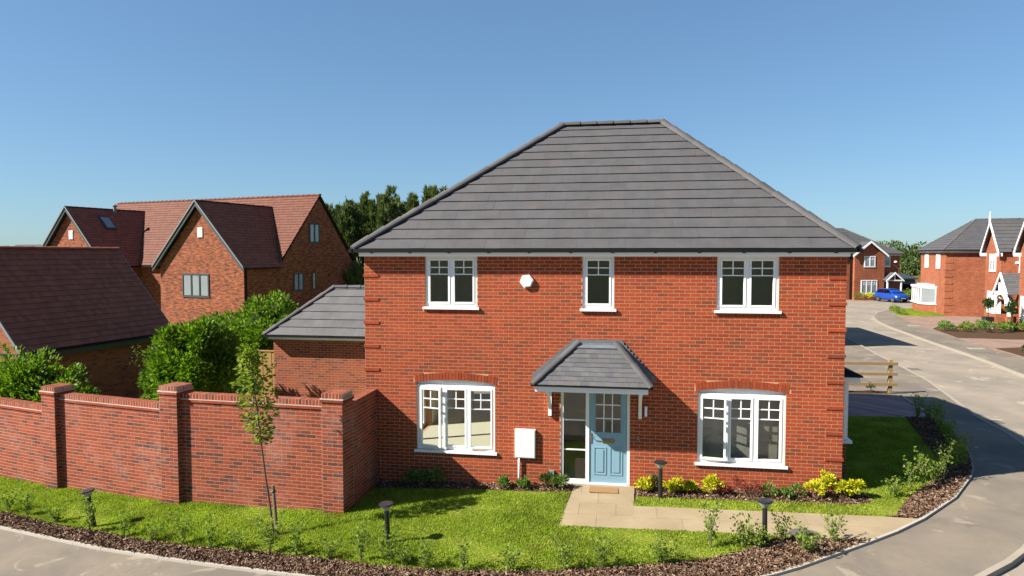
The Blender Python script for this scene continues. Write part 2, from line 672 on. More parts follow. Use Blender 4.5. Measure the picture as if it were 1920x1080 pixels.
# ---- brick faces
def brick_face(root, o, ex, en, width, z0, z1, mat, remove=None, L=.225, H=.075, singles=0, joint=.0118, proud=.0025, stagger=0., name='brick', top=None, start=0.):
    """real bricks on a vertical face. o: lower corner, ex: along, en: outward. remove(v0,v1)->list of (ua,ub) gaps; top(u)->max height"""
    ez = Vector((0, 0, 1))
    rows = int(math.ceil((z1 - z0) / H - 1e-6))
    items = []
    for r_ in range(rows):
        v0 = z0 + r_ * H
        v1 = min(v0 + H, z1)
        if v1 - v0 < .02:
            continue
        gaps = remove(v0, v1) if remove else []
        u = start - L * ((r_ % 2) * .5 + stagger)
        while u < width:
            a, b = max(u, 0), min(u + L, width)
            u += L
            segs = [(a, b)]
            for ga, gb in gaps:
                ns = []
                for sa, sb in segs:
                    if gb <= sa or ga >= sb:
                        ns.append((sa, sb))
                    else:
                        if ga > sa:
                            ns.append((sa, ga))
                        if gb < sb:
                            ns.append((gb, sb))
                segs = ns
            for sa, sb in segs:
                if sb - sa < .03:
                    continue
                if top and v1 > top((sa + sb) / 2) + .01:
                    continue
                items.append((sa, sb, v0, v1))
    j = joint / 2

    def one(mb, a, b, v0, v1, tone, org=o):
        p = [org + ex * x + ez * z + en * d for d in (-.004, proud) for x, z in ((a + j, v0 + j), (b - j, v0 + j), (b - j, v1 - j), (a + j, v1 - j))]
        mb.poly(p, [(4, 5, 6, 7), (0, 1, 5, 4), (1, 2, 6, 5), (2, 3, 7, 6), (3, 0, 4, 7)], tone)

    full = [it for it in items if abs(it[1] - it[0] - L) < 1e-4 and abs(it[3] - it[2] - H) < 1e-4]
    pick = set()
    if singles:
        def near(it):
            return ((o + ex * (it[0] + L / 2) + Vector((0, 0, it[2]))) - CAM).length
        full.sort(key=near)
        pick = set(full[:singles])
        mb = MB()
        one(mb, 0, L, 0, H, 0., V(0, 0, 0))
        me = mb.mesh('brick', [mat])
        off = Vector(OFF.get(root.name, (0, 0, 0)))
        for it in full[:singles]:
            b = link(name, me, root)
            b.location = o + ex * it[0] + ez * it[2] - off
    mb = MB()
    for it in items:
        if it not in pick:
            one(mb, *it, random.random())
    if mb.f:
        mb.build('brickwork', mat, root, kind='stuff')


def slope(root, poly, mat, gauge, width=None, h=.026, singles=0, name='roof_tile', cover='roof_tiles', offn=.0, stag=.5, gap=.0016):
    """a tiled roof plane. poly: 3D convex polygon, first two points are the eave (seen from outside left to right)"""
    P = [Vector(p) for p in poly]
    e = (P[1] - P[0]).normalized()
    n = e.cross(P[2] - P[1] if (P[2] - P[1]).length > .01 else P[-1] - P[0]).normalized()
    if n.z < 0:
        n = -n
    s_ = n.cross(e)
    if s_.z < 0:
        s_ = -s_
    q = [((p - P[0]).dot(e), (p - P[0]).dot(s_)) for p in P]
    # orientation to counter-clockwise
    ar = sum(q[i][0] * q[(i + 1) % len(q)][1] - q[(i + 1) % len(q)][0] * q[i][1] for i in range(len(q)))
    if ar < 0:
        q = q[::-1]
    smax = max(b for a, b in q)
    umin, umax = min(a for a, b in q), max(a for a, b in q)
    org = P[0] + n * offn
    mb = MB()
    backing = MB()
    bk = [org + e * a + s_ * b for a, b in q]
    backing.face(bk, .5)
    items = []
    nr = int(math.ceil(smax / gauge))
    for r_ in range(nr):
        t0, t1 = r_ * gauge, min((r_ + 1) * gauge + .02, smax)
        if width:
            u = umin - width * ((r_ % 2) * stag + .001)
            cells = []
            while u < umax:
                cells.append((u, u + width - gap))
                u += width
        else:
            cells = [(umin, umax)]
        for a, b in cells:
            c_ = clip_convex([(a, t0), (b, t0), (b, t1), (a, t1)], q)
            if len(c_) < 3 or area(c_) < .004:
                continue
            items.append((r_, t0, t1, a, b, c_, width and abs(area(c_) - (b - a) * (gauge + .02)) < 1e-5))

    def top(c_, t0, t1):
        lo = [(x, y) for x, y in c_]
        hh = [h * (1 - (y - t0) / (gauge + .02)) + .004 for x, y in c_]
        return lo, hh

    def emit(m, c_, t0, tone, f=lambda x, y, z: org + e * x + s_ * y + n * z):
        m_ = len(c_)
        tp = [f(x, y, h * (1 - (y - t0) / (gauge + .02)) + .005) for x, y in c_]
        bt = [f(x, y, 0.001) for x, y in c_]
        m.poly(tp + bt, [tuple(range(m_))] + [(i, m_ + i, m_ + (i + 1) % m_, (i + 1) % m_) for i in range(m_)], tone)

    pick = []
    if singles:
        pick = sorted(items, key=lambda it: -area(it[5]) / ((org + e * it[5][0][0] + s_ * it[5][0][1]) - CAM).length ** 2)[:singles]
    ids = set(id(i) for i in pick)
    off = Vector(OFF.get(root.name, (0, 0, 0)))
    shared = None
    rot = Matrix((e, s_, n)).transposed().to_4x4()
    bo = backing.build('roof_underlay' if singles else 'roof_underlay', 'anthracite', root)
    for it in items:
        if id(it) in ids:
            r_, t0, t1, a, b, c_, fullt = it
            if fullt:
                if shared is None:
                    m = MB()
                    emit(m, [(0, 0), (b - a, 0), (b - a, gauge + .02), (0, gauge + .02)], 0, 0., lambda x, y, z: V(x, y, z))
                    shared = m.mesh(name, [mat])
                o_ = link(name, shared, root)
                o_.matrix_local = Matrix.Translation(org + e * a + s_ * (t0 + random.uniform(-.003, .003)) + n * random.uniform(0, .003) - off) @ rot @ Matrix.Rotation(random.uniform(-.004, .004), 4, 'X')
            else:
                m = MB()
                emit(m, c_, t0, 0.)
                m.build(name, mat, root)
        else:
            emit(mb, it[5], it[1], random.random())
    if mb.f:
        mb.build(cover, mat, root, kind='stuff')


def ridge_tiles(root, p0, p1, mat, r=.12, L=.45, name='ridge_tile', single=True, lift=.0):
    p0, p1 = Vector(p0), Vector(p1)
    d = p1 - p0
    n = max(1, round(d.length / L))
    d.normalize()
    L = (p1 - p0).length / n
    side = d.cross(V(0, 0, 1)).normalized()
    up = side.cross(d).normalized()
    joined = MB()
    for i in range(n):
        mb = MB() if single else joined
        a, b = p0 + d * (L * i + .004) + up * lift, p0 + d * (L * (i + 1) + .015) + up * lift
        K = 8
        rows = []
        for q, rr in ((a, r * .9), (b, r * 1.1)):
            for jj in range(K + 1):
                t = math.pi * jj / K
                rows.append(q + side * (math.cos(t) * rr) + up * (math.sin(t) * rr * .75 - r * .25))
        fs = [(jj, jj + 1, K + 1 + jj + 1, K + 1 + jj) for jj in range(K)] + [tuple(range(K + 1))[::-1], tuple(range(K + 1, 2 * K + 2))]
        mb.poly(rows, fs, random.random())
        if single:
            mb.build(name, mat, root, smooth=False)
    if not single:
        joined.build(name, mat, root)


# ---- windows (built in a frame: o = lower-left corner on the wall face, ex along, en outward)
def window(root, o, ex, en, w, h, lights, frame='upvc', glassm='glass', bars=True, sill=True, sill_over=.05, depth=.07, recess=.05, openings=None, name='window', fw=.055, thin=.022, backing=None, sash=True):
    ez = V(0, 0, 1)
    inn = -en
    mb = MB()
    B = lambda m, a: m.frame_box(o, ex, inn, ez, a)
    y0, y1 = recess, recess + depth
    B(mb, (0, w, y0, y1, 0, fw))
    B(mb, (0, w, y0, y1, h - fw, h))
    B(mb, (0, fw, y0, y1, fw, h - fw))
    B(mb, (w - fw, w, y0, y1, fw, h - fw))
    inner = w - 2 * fw
    tot = sum(lights)
    xs = [fw]
    for l_ in lights:
        xs.append(xs[-1] + inner * l_ / tot)
    for x in xs[1:-1]:
        B(mb, (x - fw * .5, x + fw * .5, y0, y1, fw, h - fw))
    win = mb.build(name, frame, root)
    if sill:
        m = MB()
        B(m, (-sill_over, w + sill_over, -.055, y0 + .02, -.055, -.002))
        m.build('sill', frame, win)
    for i in range(len(lights)):
        a = xs[i] + (fw * .5 if i else 0)
        b = xs[i + 1] - (fw * .5 if i < len(lights) - 1 else 0)
        c0, c1 = fw, h - fw
        ang = openings[i] if openings else 0
        so, sx, sn = o, ex, inn
        g = .002
        if ang:
            # hinged at the left (ang>0) or right (ang<0) edge, swung outward
            hx = a if ang > 0 else b
            hinge = o + ex * hx + inn * y0
            q = Matrix.Rotation(-abs(ang) if ang > 0 else abs(ang), 3, 'Z')
            if ex.cross(inn).z < 0:
                q = q.inverted()
            sx = q @ ex
            sn = q @ inn
            so = hinge - sx * hx - sn * y0
        sf = fw * .68 if sash else .012
        SB = lambda m, A: m.frame_box(so, sx, sn, ez, A)
        par = win
        f0, f1 = y0 - .012, y1 - .02
        m = MB()
        SB(m, (a + g, b - g, f0, f1, c0 + g, c0 + sf))
        SB(m, (a + g, b - g, f0, f1, c1 - sf, c1 - g))
        SB(m, (a + g, a + sf, f0, f1, c0 + sf, c1 - sf))
        SB(m, (b - sf, b - g, f0, f1, c0 + sf, c1 - sf))
        m.build('sash', frame, par)
        ga, gb, gc, gd = a + sf, b - sf, c0 + sf, c1 - sf
        yg = y0 + .022
        m = MB()
        P = lambda x, z: so + sx * x + sn * yg + ez * z
        m.face([P(ga, gc), P(gb, gc), P(gb, gd), P(ga, gd)])
        m.build('pane', glassm, par)
        if bars:
            m = MB()
            hh = gd - gc
            t = thin / 2
            zb = gd - hh * .33
            zm = gd - hh * .165
            yb0, yb1 = yg - .012, yg + .012
            SB(m, (ga, gb, yb0, yb1, zb - t, zb + t))
            SB(m, (ga, gb, yb0 + .001, yb1 - .001, zm - t, zm + t))
            xm = (ga + gb) / 2
            SB(m, (xm - t, xm + t, yb0 + .002, yb1 - .002, zb + t, gd))
            m.build('glazing_bars', frame, par)
        if ang:
            m = MB()
            hx = (b - sf * .5) if ang > 0 else (a + sf * .5)
            SB(m, (hx - .01, hx + .01, f1, f1 + .03, (gc + gd) / 2 - .05, (gc + gd) / 2 + .05))
            m.build('handle', frame, par)
    if backing:
        m = MB()
        P = lambda x, z: o + ex * x + inn * (y1 + .03) + ez * z
        m.face([P(0, 0), P(w, 0), P(w, h), P(0, h)])
        m.build('blind', backing, win)
    return win


# ------------------------------------------------------------------ the ground
EDGE = [(-30, 6.2), (-20, 2.2), (-13, -.55), (-9, -2.1), (-6.61, -2.85), (-5.18, -3.22), (-3.7, -3.58), (-2.36, -3.82), (-1, -4.03), (.26, -4.2), (1.6, -4.38), (3, -4.5), (4.3, -4.52), (5.6, -4.38), (6.9, -4.05), (8.04, -3.5), (8.51, -3.2), (9.12, -2.75), (9.77, -2.27), (10.47, -1.73), (11.16, -1.11), (12.18, -.01), (13.13, 1.43), (13.45, 2.04), (13.89, 3.1), (14.3, 4.6), (14.6, 5.9), (14.85, 8), (15.04, 10.3)]
KERB = [(-30, 3.6), (-20, -.4), (-9, -4.5), (-3.7, -5.85), (.3, -6.5), (4.3, -6.8), (8, -5.6), (10, -4.15), (11.16, -3.16), (11.81, -2.63), (12.3, -2.15), (13.9, -.2), (15.1, 2.3), (15.72, 4.3), (15.95, 5.59), (16.11, 7.59), (16.57, 10.02), (17.23, 13.52), (17.56, 16.97), (17.85, 20.67), (18.29, 24.78), (18.7, 30), (19.3, 38), (19.6, 46), (19.6, 60)]
KERB_R = [(31, 51.5), (28.8, 49.6), (26.6, 46), (24.9, 42), (23.9, 38), (23.35, 34.5), (22.95, 30.4), (22.55, 26.15), (22.27, 21.95), (22, 19), (21.6, 16), (21.1, 11), (20.3, 5), (19.3, 0), (17.8, -5), (15, -10)]
mb = MB()
rr = [(-3000, -300), (3000, -300), (3000, 4000), (-3000, 4000)]
mb.face([(-3000, -900, -1.6), (3000, -900, -1.6), (3000, 4000, -1.6), (-3000, 4000, -1.6)])
tag(mb.build('ground', 'terrain_green'), kind='structure')
sheet('road', [(-60, -40), (60, -40), (60, 75), (-60, 75)], -.09, 'road', skirt=1.4)
sheet('pavement', KERB + [(-30, 60)], 0., 'footpath', skirt=.2)
sheet('pavement', KERB_R[::-1] + [(60, 51.5), (60, -10)][::1], 0., 'footpath', skirt=.2)
sheet('garden_ground', [(-30, 7), (-20, 3.2), (-9.35, .1), (-7, -.5), (-3.5, -1.2), (.1, -1.5), (.1, .2), (-.5, .3), (-.5, 60), (-30, 60)], .03, 'lawn_soil')


def kerb(name, pts, w, top, mat, drop=.25, L=.915):
    mb = MB()
    pts = [Vector((x, y)) for x, y in pts]
    # resample
    acc = []
    for i in range(len(pts) - 1):
        n = max(1, round((pts[i + 1] - pts[i]).length / L))
        for j in range(n):
            acc.append(pts[i].lerp(pts[i + 1], j / n))
    acc.append(pts[-1])
    for i in range(len(acc) - 1):
        a, b = acc[i], acc[i + 1]
        d = (b - a).normalized()
        nn = Vector((-d.y, d.x)) * w / 2
        a2, b2 = a + d * .004, b - d * .004
        vv = []
        for p in (a2 - nn, b2 - nn, b2 + nn, a2 + nn):
            vv.append((p.x, p.y, G(p.x, p.y) - drop))
        for p in (a2 - nn, b2 - nn, b2 + nn, a2 + nn):
            vv.append((p.x, p.y, G(p.x, p.y) + top))
        mb.poly(vv, [(0, 3, 2, 1), (4, 5, 6, 7), (0, 1, 5, 4), (1, 2, 6, 5), (2, 3, 7, 6), (3, 0, 4, 7)], random.random())
    return tag(mb.build(name, mat), kind='structure')


kerb('kerb_edging', EDGE[2:], .055, .045, 'concrete_edge')
kerb('kerb', KERB, .10, .012, 'kerb_stone')
kerb('kerb', KERB_R, .10, .012, 'kerb_stone')

ML = [(-13, -.2), (-9.5, -1.5), (-7.37, -2.15), (-6.27, -2.47), (-5.24, -2.76), (-4.26, -2.95), (-2.99, -3.24), (-1.79, -3.42), (-.72, -3.5), (.14, -3.58), (1.58, -3.8), (2.81, -3.9), (4.29, -3.8), (5.56, -3.56), (6.94, -3.18), (7.58, -2.84), (8.1, -2.5), (8.45, -2.12)]
LAWN_L = ML + [(6.96, -2.09), (4.535, -2.075), (4.64, -.47), (3, -.42), (.3, -.45), (.25, -1.6), (.1, -1.7), (-3.5, -1.35), (-7, -.66), (-9.35, -.1), (-13, .95)]
LAWN_R = [(5.90, -1.04), (10.5, -1.1), (10.73, -1.03), (11.22, -.24), (12.65, 1.53), (13.0, 2.6), (13.3, 4.2), (13.6, 5.5), (13.9, 6.95), (10.15, 6.7), (10.15, .1), (10.55, -.1), (10.5, -.45), (10.0, -.62), (8, -.6), (6.0, -.58)]
MULCH_L = [p for p in EDGE if -13 <= p[0] <= 9.8 and p[1] < 0] + [(9.93, -2.16), (8.45, -2.12)] + ML[::-1][1:]
MULCH_R = [(10.5, -1.1), (11.12, -1.12)] + EDGE[21:28] + [(14.75, 7.05), (13.9, 6.95), (13.6, 5.5), (13.3, 4.2), (13.0, 2.6), (12.65, 1.53), (11.22, -.24), (10.73, -1.03)]
BED_L = [(4.68, .1), (4.64, -.47), (3, -.42), (.3, -.45), (.3, .1)]
BED_R = [(5.97, .1), (6.0, -.58), (8, -.6), (10.0, -.62), (10.5, -.45), (10.55, -.1), (10.15, .1)]
sheet('lawn', LAWN_L, .03, 'lawn_soil')
sheet('lawn', LAWN_R, .03, 'lawn_soil')
sheet('planting_bed', MULCH_L, .018, 'soil')
sheet('planting_bed', MULCH_R, .018, 'soil')
sheet('planting_bed', BED_L, .022, 'soil')
sheet('planting_bed', BED_R, .022, 'soil')
sheet('driveway', [(10.15, 6.7), (13.9, 6.95), (14.8, 7.05), (14.95, 10.2), (10.15, 9.9)], .02, 'paver_drive')
kerb('kerb_edging', [(10.2, 9.98), (15.0, 10.33)], .06, .05, 'concrete_edge')
kerb('kerb_edging', [(10.2, 6.68), (14.75, 7.02)], .05, .04, 'concrete_edge')
sheet('planting_bed', [(10.2, 10.0), (15.0, 10.36), (14.9, 11.0), (10.2, 10.6)], .03, 'soil')

# the stone-flag path: a bed of mortar and single slabs
pth = sheet('path', [(4.70, .1), (4.53, -2.08), (6.96, -2.09), (8.77, -2.12), (9.95, -2.16), (10.44, -1.74), (11.08, -1.14), (10.5, -1.1), (5.90, -1.04), (5.96, .1)], .026, 'kerb_stone')
convA = [(4.53, -2.08), (5.90, -2.08), (5.96, 0.05), (4.70, .05)]
convB = [(5.90, -2.085), (9.93, -2.15), (10.44, -1.74), (11.06, -1.14), (10.5, -1.1), (5.90, -1.045)]
for conv, x0, x1, y0, y1, sx, sy in ((convA, 4.5, 6.0, -2.08, .1, .72, .545), (convB, 5.9, 11.2, -2.15, -1.0, .9, .55)):
    r_ = 0
    y = y0
    while y < y1:
        x = x0 - (sx * .5 if r_ % 2 else 0)
        while x < x1:
            c_ = clip_convex([(x + .0022, y + .0022), (x + sx - .0022, y + .0022), (x + sx - .0022, y + sy - .0022), (x + .0022, y + sy - .0022)], conv)
            if len(c_) > 2 and area(c_) > .01:
                m = MB()
                dz = .034 + random.uniform(-.001, .001)
                m.prism([(a, b, G(a, b) + .024) for a, b in c_], (0, 0, dz - .024), 0.)
                m.build('paving_slab', 'slab', pth)
            x += sx
        y += sy
        r_ += 1

# grass blades, bark chips
def blades(name, poly, dens, hh=.05, label=None):
    x, y = scatter(poly, dens)
    n = len(x)
    z = Gn(x, y) + .028
    an = rng.uniform(0, 2 * math.pi, n)
    pat = .75 + .5 * np.sin(x * 1.7 + np.sin(y * 2.3) * 1.3) * np.sin(y * 2.1 + x * .6) ** 2
    H = hh * rng.uniform(.55, 1.35, n) * pat
    W = rng.uniform(.006, .012, n)
    lean = rng.uniform(.1, .9, n) * H
    la = rng.uniform(0, 2 * math.pi, n)
    A = np.stack([x - np.cos(an) * W, y - np.sin(an) * W, z], 1)
    B = np.stack([x + np.cos(an) * W, y + np.sin(an) * W, z], 1)
    C_ = np.stack([x + np.cos(la) * lean, y + np.sin(la) * lean, z + H], 1)
    v = np.stack([A, B, C_], 1).reshape(-1, 3)
    o_ = soup(name, v, 3, np.clip(rng.normal(.45, .22, n), 0, .999), 'grass_blade')
    tag(o_, label, 'grass', kind='stuff')


blades('grass', LAWN_L, 4200, .05, 'short mown grass of the front lawn')
blades('grass', LAWN_R, 3600, .05, 'short mown grass beside the house corner')


def chips(name, poly, dens, label, s0=.03):
    x, y = scatter(poly, dens)
    n = len(x)
    z = Gn(x, y) + .03 + rng.uniform(0, .035, n)
    d = rng.normal(size=(n, 3)) * np.array([1, 1, .45])
    d /= np.linalg.norm(d, axis=1)[:, None]
    r_ = rng.normal(size=(n, 3))
    s_ = np.cross(d, r_)
    s_ /= np.linalg.norm(s_, axis=1)[:, None]
    L = (s0 * rng.uniform(.5, 1.7, n))[:, None]
    W = L * rng.uniform(.2, .5, n)[:, None]
    P = np.stack([x, y, z], 1)
    v = np.stack([P - d * L - s_ * W, P + d * L - s_ * W * .7, P + d * L * .9 + s_ * W, P - d * L * .9 + s_ * W], 1).reshape(-1, 3)
    o_ = soup(name, v, 4, rng.uniform(0, .999, n), 'bark_chip')
    tag(o_, label, 'bark mulch', kind='stuff')


chips('bark_mulch', MULCH_L, 2600, 'brown bark chips along the front edging', .02)
chips('bark_mulch', MULCH_R, 2300, 'brown bark chips inside the right kerb edging', .02)
chips('bark_mulch', BED_L, 1000, 'bark chips in the bed left of the blue door', .022)
chips('bark_mulch', BED_R, 1000, 'bark chips in the bed right of the blue door', .022)

# ------------------------------------------------------------------ the brick house
HW, HD, HT = 10.08, 7.4, 4.80
EX, EY, EZ = V(1, 0, 0), V(0, 1, 0), V(0, 0, 1)
house = thing('brick_house', 'detached red brick house with grey hipped roof, white windows and pale blue door', 'house', (5.04, 3.7, -.35))
UPPER = [(1.40, 2.56), (4.84, 5.50), (7.59, 8.80)]
LOWER = [(1.19, 2.95), (7.24, 8.98)]
SPRING, CROWN, RING = 1.985, 2.06, .165
ZS, ZUS = .485, 3.665
DOOR = (4.39, 5.85, -.10, 2.03)


def arc(x0, x1, z0, rise, n, grow=0.):
    w = (x1 - x0) / 2
    r_ = (w * w + rise * rise) / (2 * rise)
    cx, cz = (x0 + x1) / 2, z0 + rise - r_
    a = math.asin(min(1, w / r_))
    return [(cx + (r_ + grow) * math.sin(-a + 2 * a * i / n), cz + (r_ + grow) * math.cos(-a + 2 * a * i / n)) for i in range(n + 1)]


def ring_span(x0, x1, v):
    """extent of the arch ring (outer edge) at height v"""
    pts = arc(x0 - .045, x1 + .045, SPRING - .01, CROWN - SPRING, 40, RING)
    xs = [p[0] for p in pts if p[1] > v]
    return (min(xs), max(xs)) if xs else None


def front_gaps(v0, v1):
    g = []
    vm = (v0 + v1) / 2
    for a, b in UPPER:
        if vm > ZUS - .06:
            g.append((a, b))
        elif vm > ZUS - .135:
            g.append((a - .04, b + .04))
    for a, b in LOWER:
        if ZS - .06 < vm < SPRING:
            g.append((a, b))
        elif ZS - .135 < vm <= ZS - .06:
            g.append((a - .04, b + .04))
        elif vm >= SPRING - .03:
            s_ = ring_span(a, b, vm)
            if s_:
                g.append(s_)
    if vm < DOOR[3] and vm > DOOR[2] - .04:
        g.append(DOOR[:2])
    r_ = int(round((v0 + .345) / .075))
    if r_ % 7 == 6:
        g += [(-1, .336), (HW - .336, HW + 1)]
    return g


def cells(x0, x1, z0, z1, holes):
    xs = sorted({x0, x1, *[h[0] for h in holes], *[h[1] for h in holes]})
    zs = sorted({z0, z1, *[h[2] for h in holes], *[h[3] for h in holes]})
    for i in range(len(xs) - 1):
        run = None
        for j in range(len(zs) - 1):
            cx, cz = (xs[i] + xs[i + 1]) / 2, (zs[j] + zs[j + 1]) / 2
            hole = any(h[0] < cx < h[1] and h[2] < cz < h[3] for h in holes)
            if not hole:
                run = (run[0] if run else zs[j], zs[j + 1])
            if (hole or j == len(zs) - 2) and run:
                yield xs[i], xs[i + 1], run[0], run[1]
                run = None


holes = [(a, b, ZUS, HT) for a, b in UPPER] + [(a, b, ZS, CROWN) for a, b in LOWER] + [DOOR]
mb = MB()
for a, b, c0, c1 in cells(0, HW, -.9, HT, holes):
    mb.box(a, b, 0, .28, c0, c1)
for a, b in LOWER:      # spandrels either side of the arch soffit
    ar = arc(a, b, SPRING, CROWN - SPRING, 16)
    mb.prism([(a, 0, CROWN)] + [(x, 0, z) for x, z in ar[:9]], (0, .28, 0))
    mb.prism([(x, 0, z) for x, z in ar[8:]] + [(b, 0, CROWN)], (0, .28, 0))
front = mb.build('front_wall', 'mortar', house)
brick_face(front, V(0, 0, 0), EX, V(0, -1, 0), HW, -.345, HT - .005, 'brick_red', front_gaps, L=.224, singles=300)
mb = MB()
for side in (0, 1):     # corner bricks that stand proud every seventh course
    for r_ in range(6, 68, 7):
        z = -.345 + r_ * .075
        x0 = 0 if side == 0 else HW - .336
        m = MB()
        x1 = x0 + .336
        if side == 0:
            m.box(-.022, x1 - .005, -.019, .25, z + .005, z + .07, random.random())
        else:
            m.box(x0 + .005, x1 + .022, -.019, .25, z + .005, z + .07, random.random())
        m.build('projecting_brick', 'brick_red', front)
for a, b in LOWER:      # brick arches
    lo = arc(a - .045, b + .045, SPRING - .01, CROWN - SPRING, 26)
    hi = arc(a - .045, b + .045, SPRING - .01, CROWN - SPRING, 26, RING)
    for i in range(26):
        m = MB()
        p = [Vector((lo[i][0], 0, lo[i][1])), Vector((lo[i + 1][0], 0, lo[i + 1][1])), Vector((hi[i + 1][0], 0, hi[i + 1][1])), Vector((hi[i][0], 0, hi[i][1]))]
        cc = sum(p, Vector()) / 4
        p = [cc + (q - cc) * .94 if True else q for q in p]
        p = [Vector((cc.x + (q.x - cc.x) * .86, 0.003, cc.z + (q.z - cc.z) * 1.03)) for q in p]
        m.prism(p, (0, -.011, 0), random.random())
        m.build('arch_brick', 'brick_red', front)
for a, b, z in [(a, b, ZUS) for a, b in UPPER] + [(a, b, ZS) for a, b in LOWER]:    # brick-on-edge under the sills
    n = round((b - a + .08) / .075)
    w = (b - a + .08) / n
    for i in range(n):
        m = MB()
        m.box(a - .04 + i * w + .005, a - .04 + (i + 1) * w - .005, -.007, .003, z - .135, z - .062, random.random())
        m.build('sill_brick', 'brick_red', front)

# other walls
for nm, o, ex, en, wdt, hs in (('side_wall', V(0, HD, 0), V(0, -1, 0), V(-1, 0, 0), HD, [(3.1, 6.3, -.1, 2.1)]), ('side_wall', V(HW, 0, 0), V(0, 1, 0), V(1, 0, 0), HD, [(1.05, 3.15, .45, 2.1)]), ('rear_wall', V(HW, HD, 0), V(-1, 0, 0), V(0, 1, 0), HW, [(6.6, 9.3, -.1, 2.1), (1.2, 3.2, .6, 2.0), (1.4, 2.6, 3.6, 4.7), (7.3, 8.5, 3.6, 4.7)])):
    mb = MB()
    a0, a1 = (.28, HD - .28) if nm == 'side_wall' else (0, wdt)
    if nm == 'side_wall':
        a1 = HD - .28
    for a, b, c0, c1 in cells(a0, a1, -.9, HT, hs):
        mb.frame_box(o, ex, -en, EZ, (a, b, 0, .28, c0, c1))
    w_ = mb.build(nm, 'mortar', house)
    brick_face(w_, o, ex, en, wdt, -.345, HT - .005, 'brick_red', lambda v0, v1, hs=hs: [(h[0], h[1]) for h in hs if h[2] < (v0 + v1) / 2 < h[3]], L=.224)
    if nm == 'rear_wall' or en.x < 0:
        for h in hs:  # unseen side and rear windows, added to let daylight into the rooms
            window(house, o + ex * h[0] + EZ * h[2], ex, en, h[1] - h[0], h[3] - h[2], [1] * max(1, round((h[1] - h[0]) / (1.6 if en.x < 0 else .7))), bars=False, name='added_window')

# rooms behind the windows
mb = MB()
I0, I1, J0, J1 = .281, HW - .281, .281, HD - .281
mb.box(I0, I1, J0, J1, -.3, -.1, mi=1)
mb.box(I0, I1, J0, J1, 2.3, 2.52)
mb.box(I0, I1, J0, J1, HT - .03, HT + .05)
for a, b, z0, z1, y1 in ((3.9, 4.0, -.1, 2.3, J1), (6.25, 6.35, -.1, 2.3, J1), (3.6, 3.7, 2.52, HT - .03, J1), (6.4, 6.5, 2.52, HT - .03, J1)):
    mb.box(a, b, J0, y1, z0, z1)
mb.box(6.35, I1, 4.2, 4.3, -.1, 2.3)
mb.box(4.0, 6.25, 3.4, 3.5, -.1, 2.3)
for a, b in ((I0, 3.6), (3.7, 6.4), (6.5, I1)):
    mb.box(a, b, 3.3, 3.4, 2.52, HT - .03)
for p in ((I0 - .003, I0 + .012, J0, 1.0), (I0 - .003, I0 + .012, 4.4, J1), (I1 - .012, I1 + .003, 3.2, J1), (I1 - .012, I1 + .003, J0, 1.0)):
    mb.box(*p, -.1, HT - .03)
mb.build('rooms', ['cream_wall', 'carpet'], house)

for a, b in UPPER:
    window(house, V(a, 0, ZUS), EX, V(0, -1, 0), b - a, HT - .022 - ZUS, [1, 1] if b - a > 1 else [1], fw=.062, recess=.035)
for i, (a, b) in enumerate(LOWER):
    win = window(house, V(a, 0, ZS), EX, V(0, -1, 0), b - a, 1.445, [1, 1, 1], fw=.062, recess=.035, openings=(R(13), 0, -R(5)) if i == 0 else (R(11), 0, 0))
    if i == 1:  # blind added behind the dark panes to make them look pale grey
        m = MB()
        nn = 60
        for q in range(nn):
            x0, x1 = a - .05 + (b - a + .1) * q / nn, a - .05 + (b - a + .1) * (q + 1) / nn
            y0, y1 = .36 + .003 * math.sin(q * .37), .36 + .003 * math.sin((q + 1) * .37)
            m.face([(x0, y0, .3), (x1, y1, .3), (x1, y1, 2.1), (x0, y0, 2.1)])
        m.build('added_blind', 'blind_grey', win)
    ar = arc(a, b, SPRING, CROWN - SPRING, 16)
    m = MB()
    m.prism([(a, .075, ZS + 1.446), (b, .075, ZS + 1.446)] + [(x, .075, z - .002) for x, z in ar[::-1]], (0, .05, 0))
    m.build('arched_head', 'upvc', win)

# front door with its side light
m = MB()
dx0, dx1, dz0, dz1 = DOOR
m.box(dx0, dx0 + .055, .02, .10, dz0, dz1)
m.box(dx1 - .055, dx1, .02, .10, dz0, dz1)
m.box(dx0 + .055, dx1 - .055, .02, .10, dz1 - .06, dz1)
m.box(4.92, 4.995, .02, .10, dz0, dz1 - .06)
m.box(dx0 + .055, 4.92, .02, .10, dz0, dz0 + .07)
m.box(4.995, dx1 - .055, .0, .10, dz0, dz0 + .025)
dframe = m.build('door_frame', 'upvc', house)
for i in range(3):
    z0 = dz0 + .07 + i * .645
    m = MB()
    m.face([(4.445, .06, z0), (4.92, .06, z0), (4.92, .06, z0 + .645), (4.445, .06, z0 + .645)])
    m.build('pane', 'glass', dframe)
    if i:
        m = MB()
        m.box(4.445, 4.92, .045, .075, z0 - .013, z0 + .013)
        m.build('glazing_bar', 'upvc', dframe)
m = MB()
d0, d1, e0, e1 = 5.0, 5.79, dz0 + .03, dz1 - .065
gx0, gx1, gz0, gz1 = 5.13, 5.66, 1.02, 1.90
for a, b, c0, c1 in cells(d0, d1, e0, e1, [(gx0, gx1, gz0, gz1)]):
    m.box(a, b, .04, .084, c0, c1)
for a, b in ((5.09, 5.36), (5.43, 5.70)):      # moulded lower panels
    for q, (y0, s_) in enumerate(((.031, 0), (.036, .0))):
        pass
    z0, z1 = .10, .70
    m.box(a, b, .030, .0402, z0, z0 + .025)
    m.box(a, b, .030, .0402, z1 - .025, z1)
    m.box(a, a + .025, .030, .0402, z0 + .025, z1 - .025)
    m.box(b - .025, b, .030, .0402, z0 + .025, z1 - .025)
    m.box(a + .06, b - .06, .028, .0402, z0 + .06, z1 - .06)
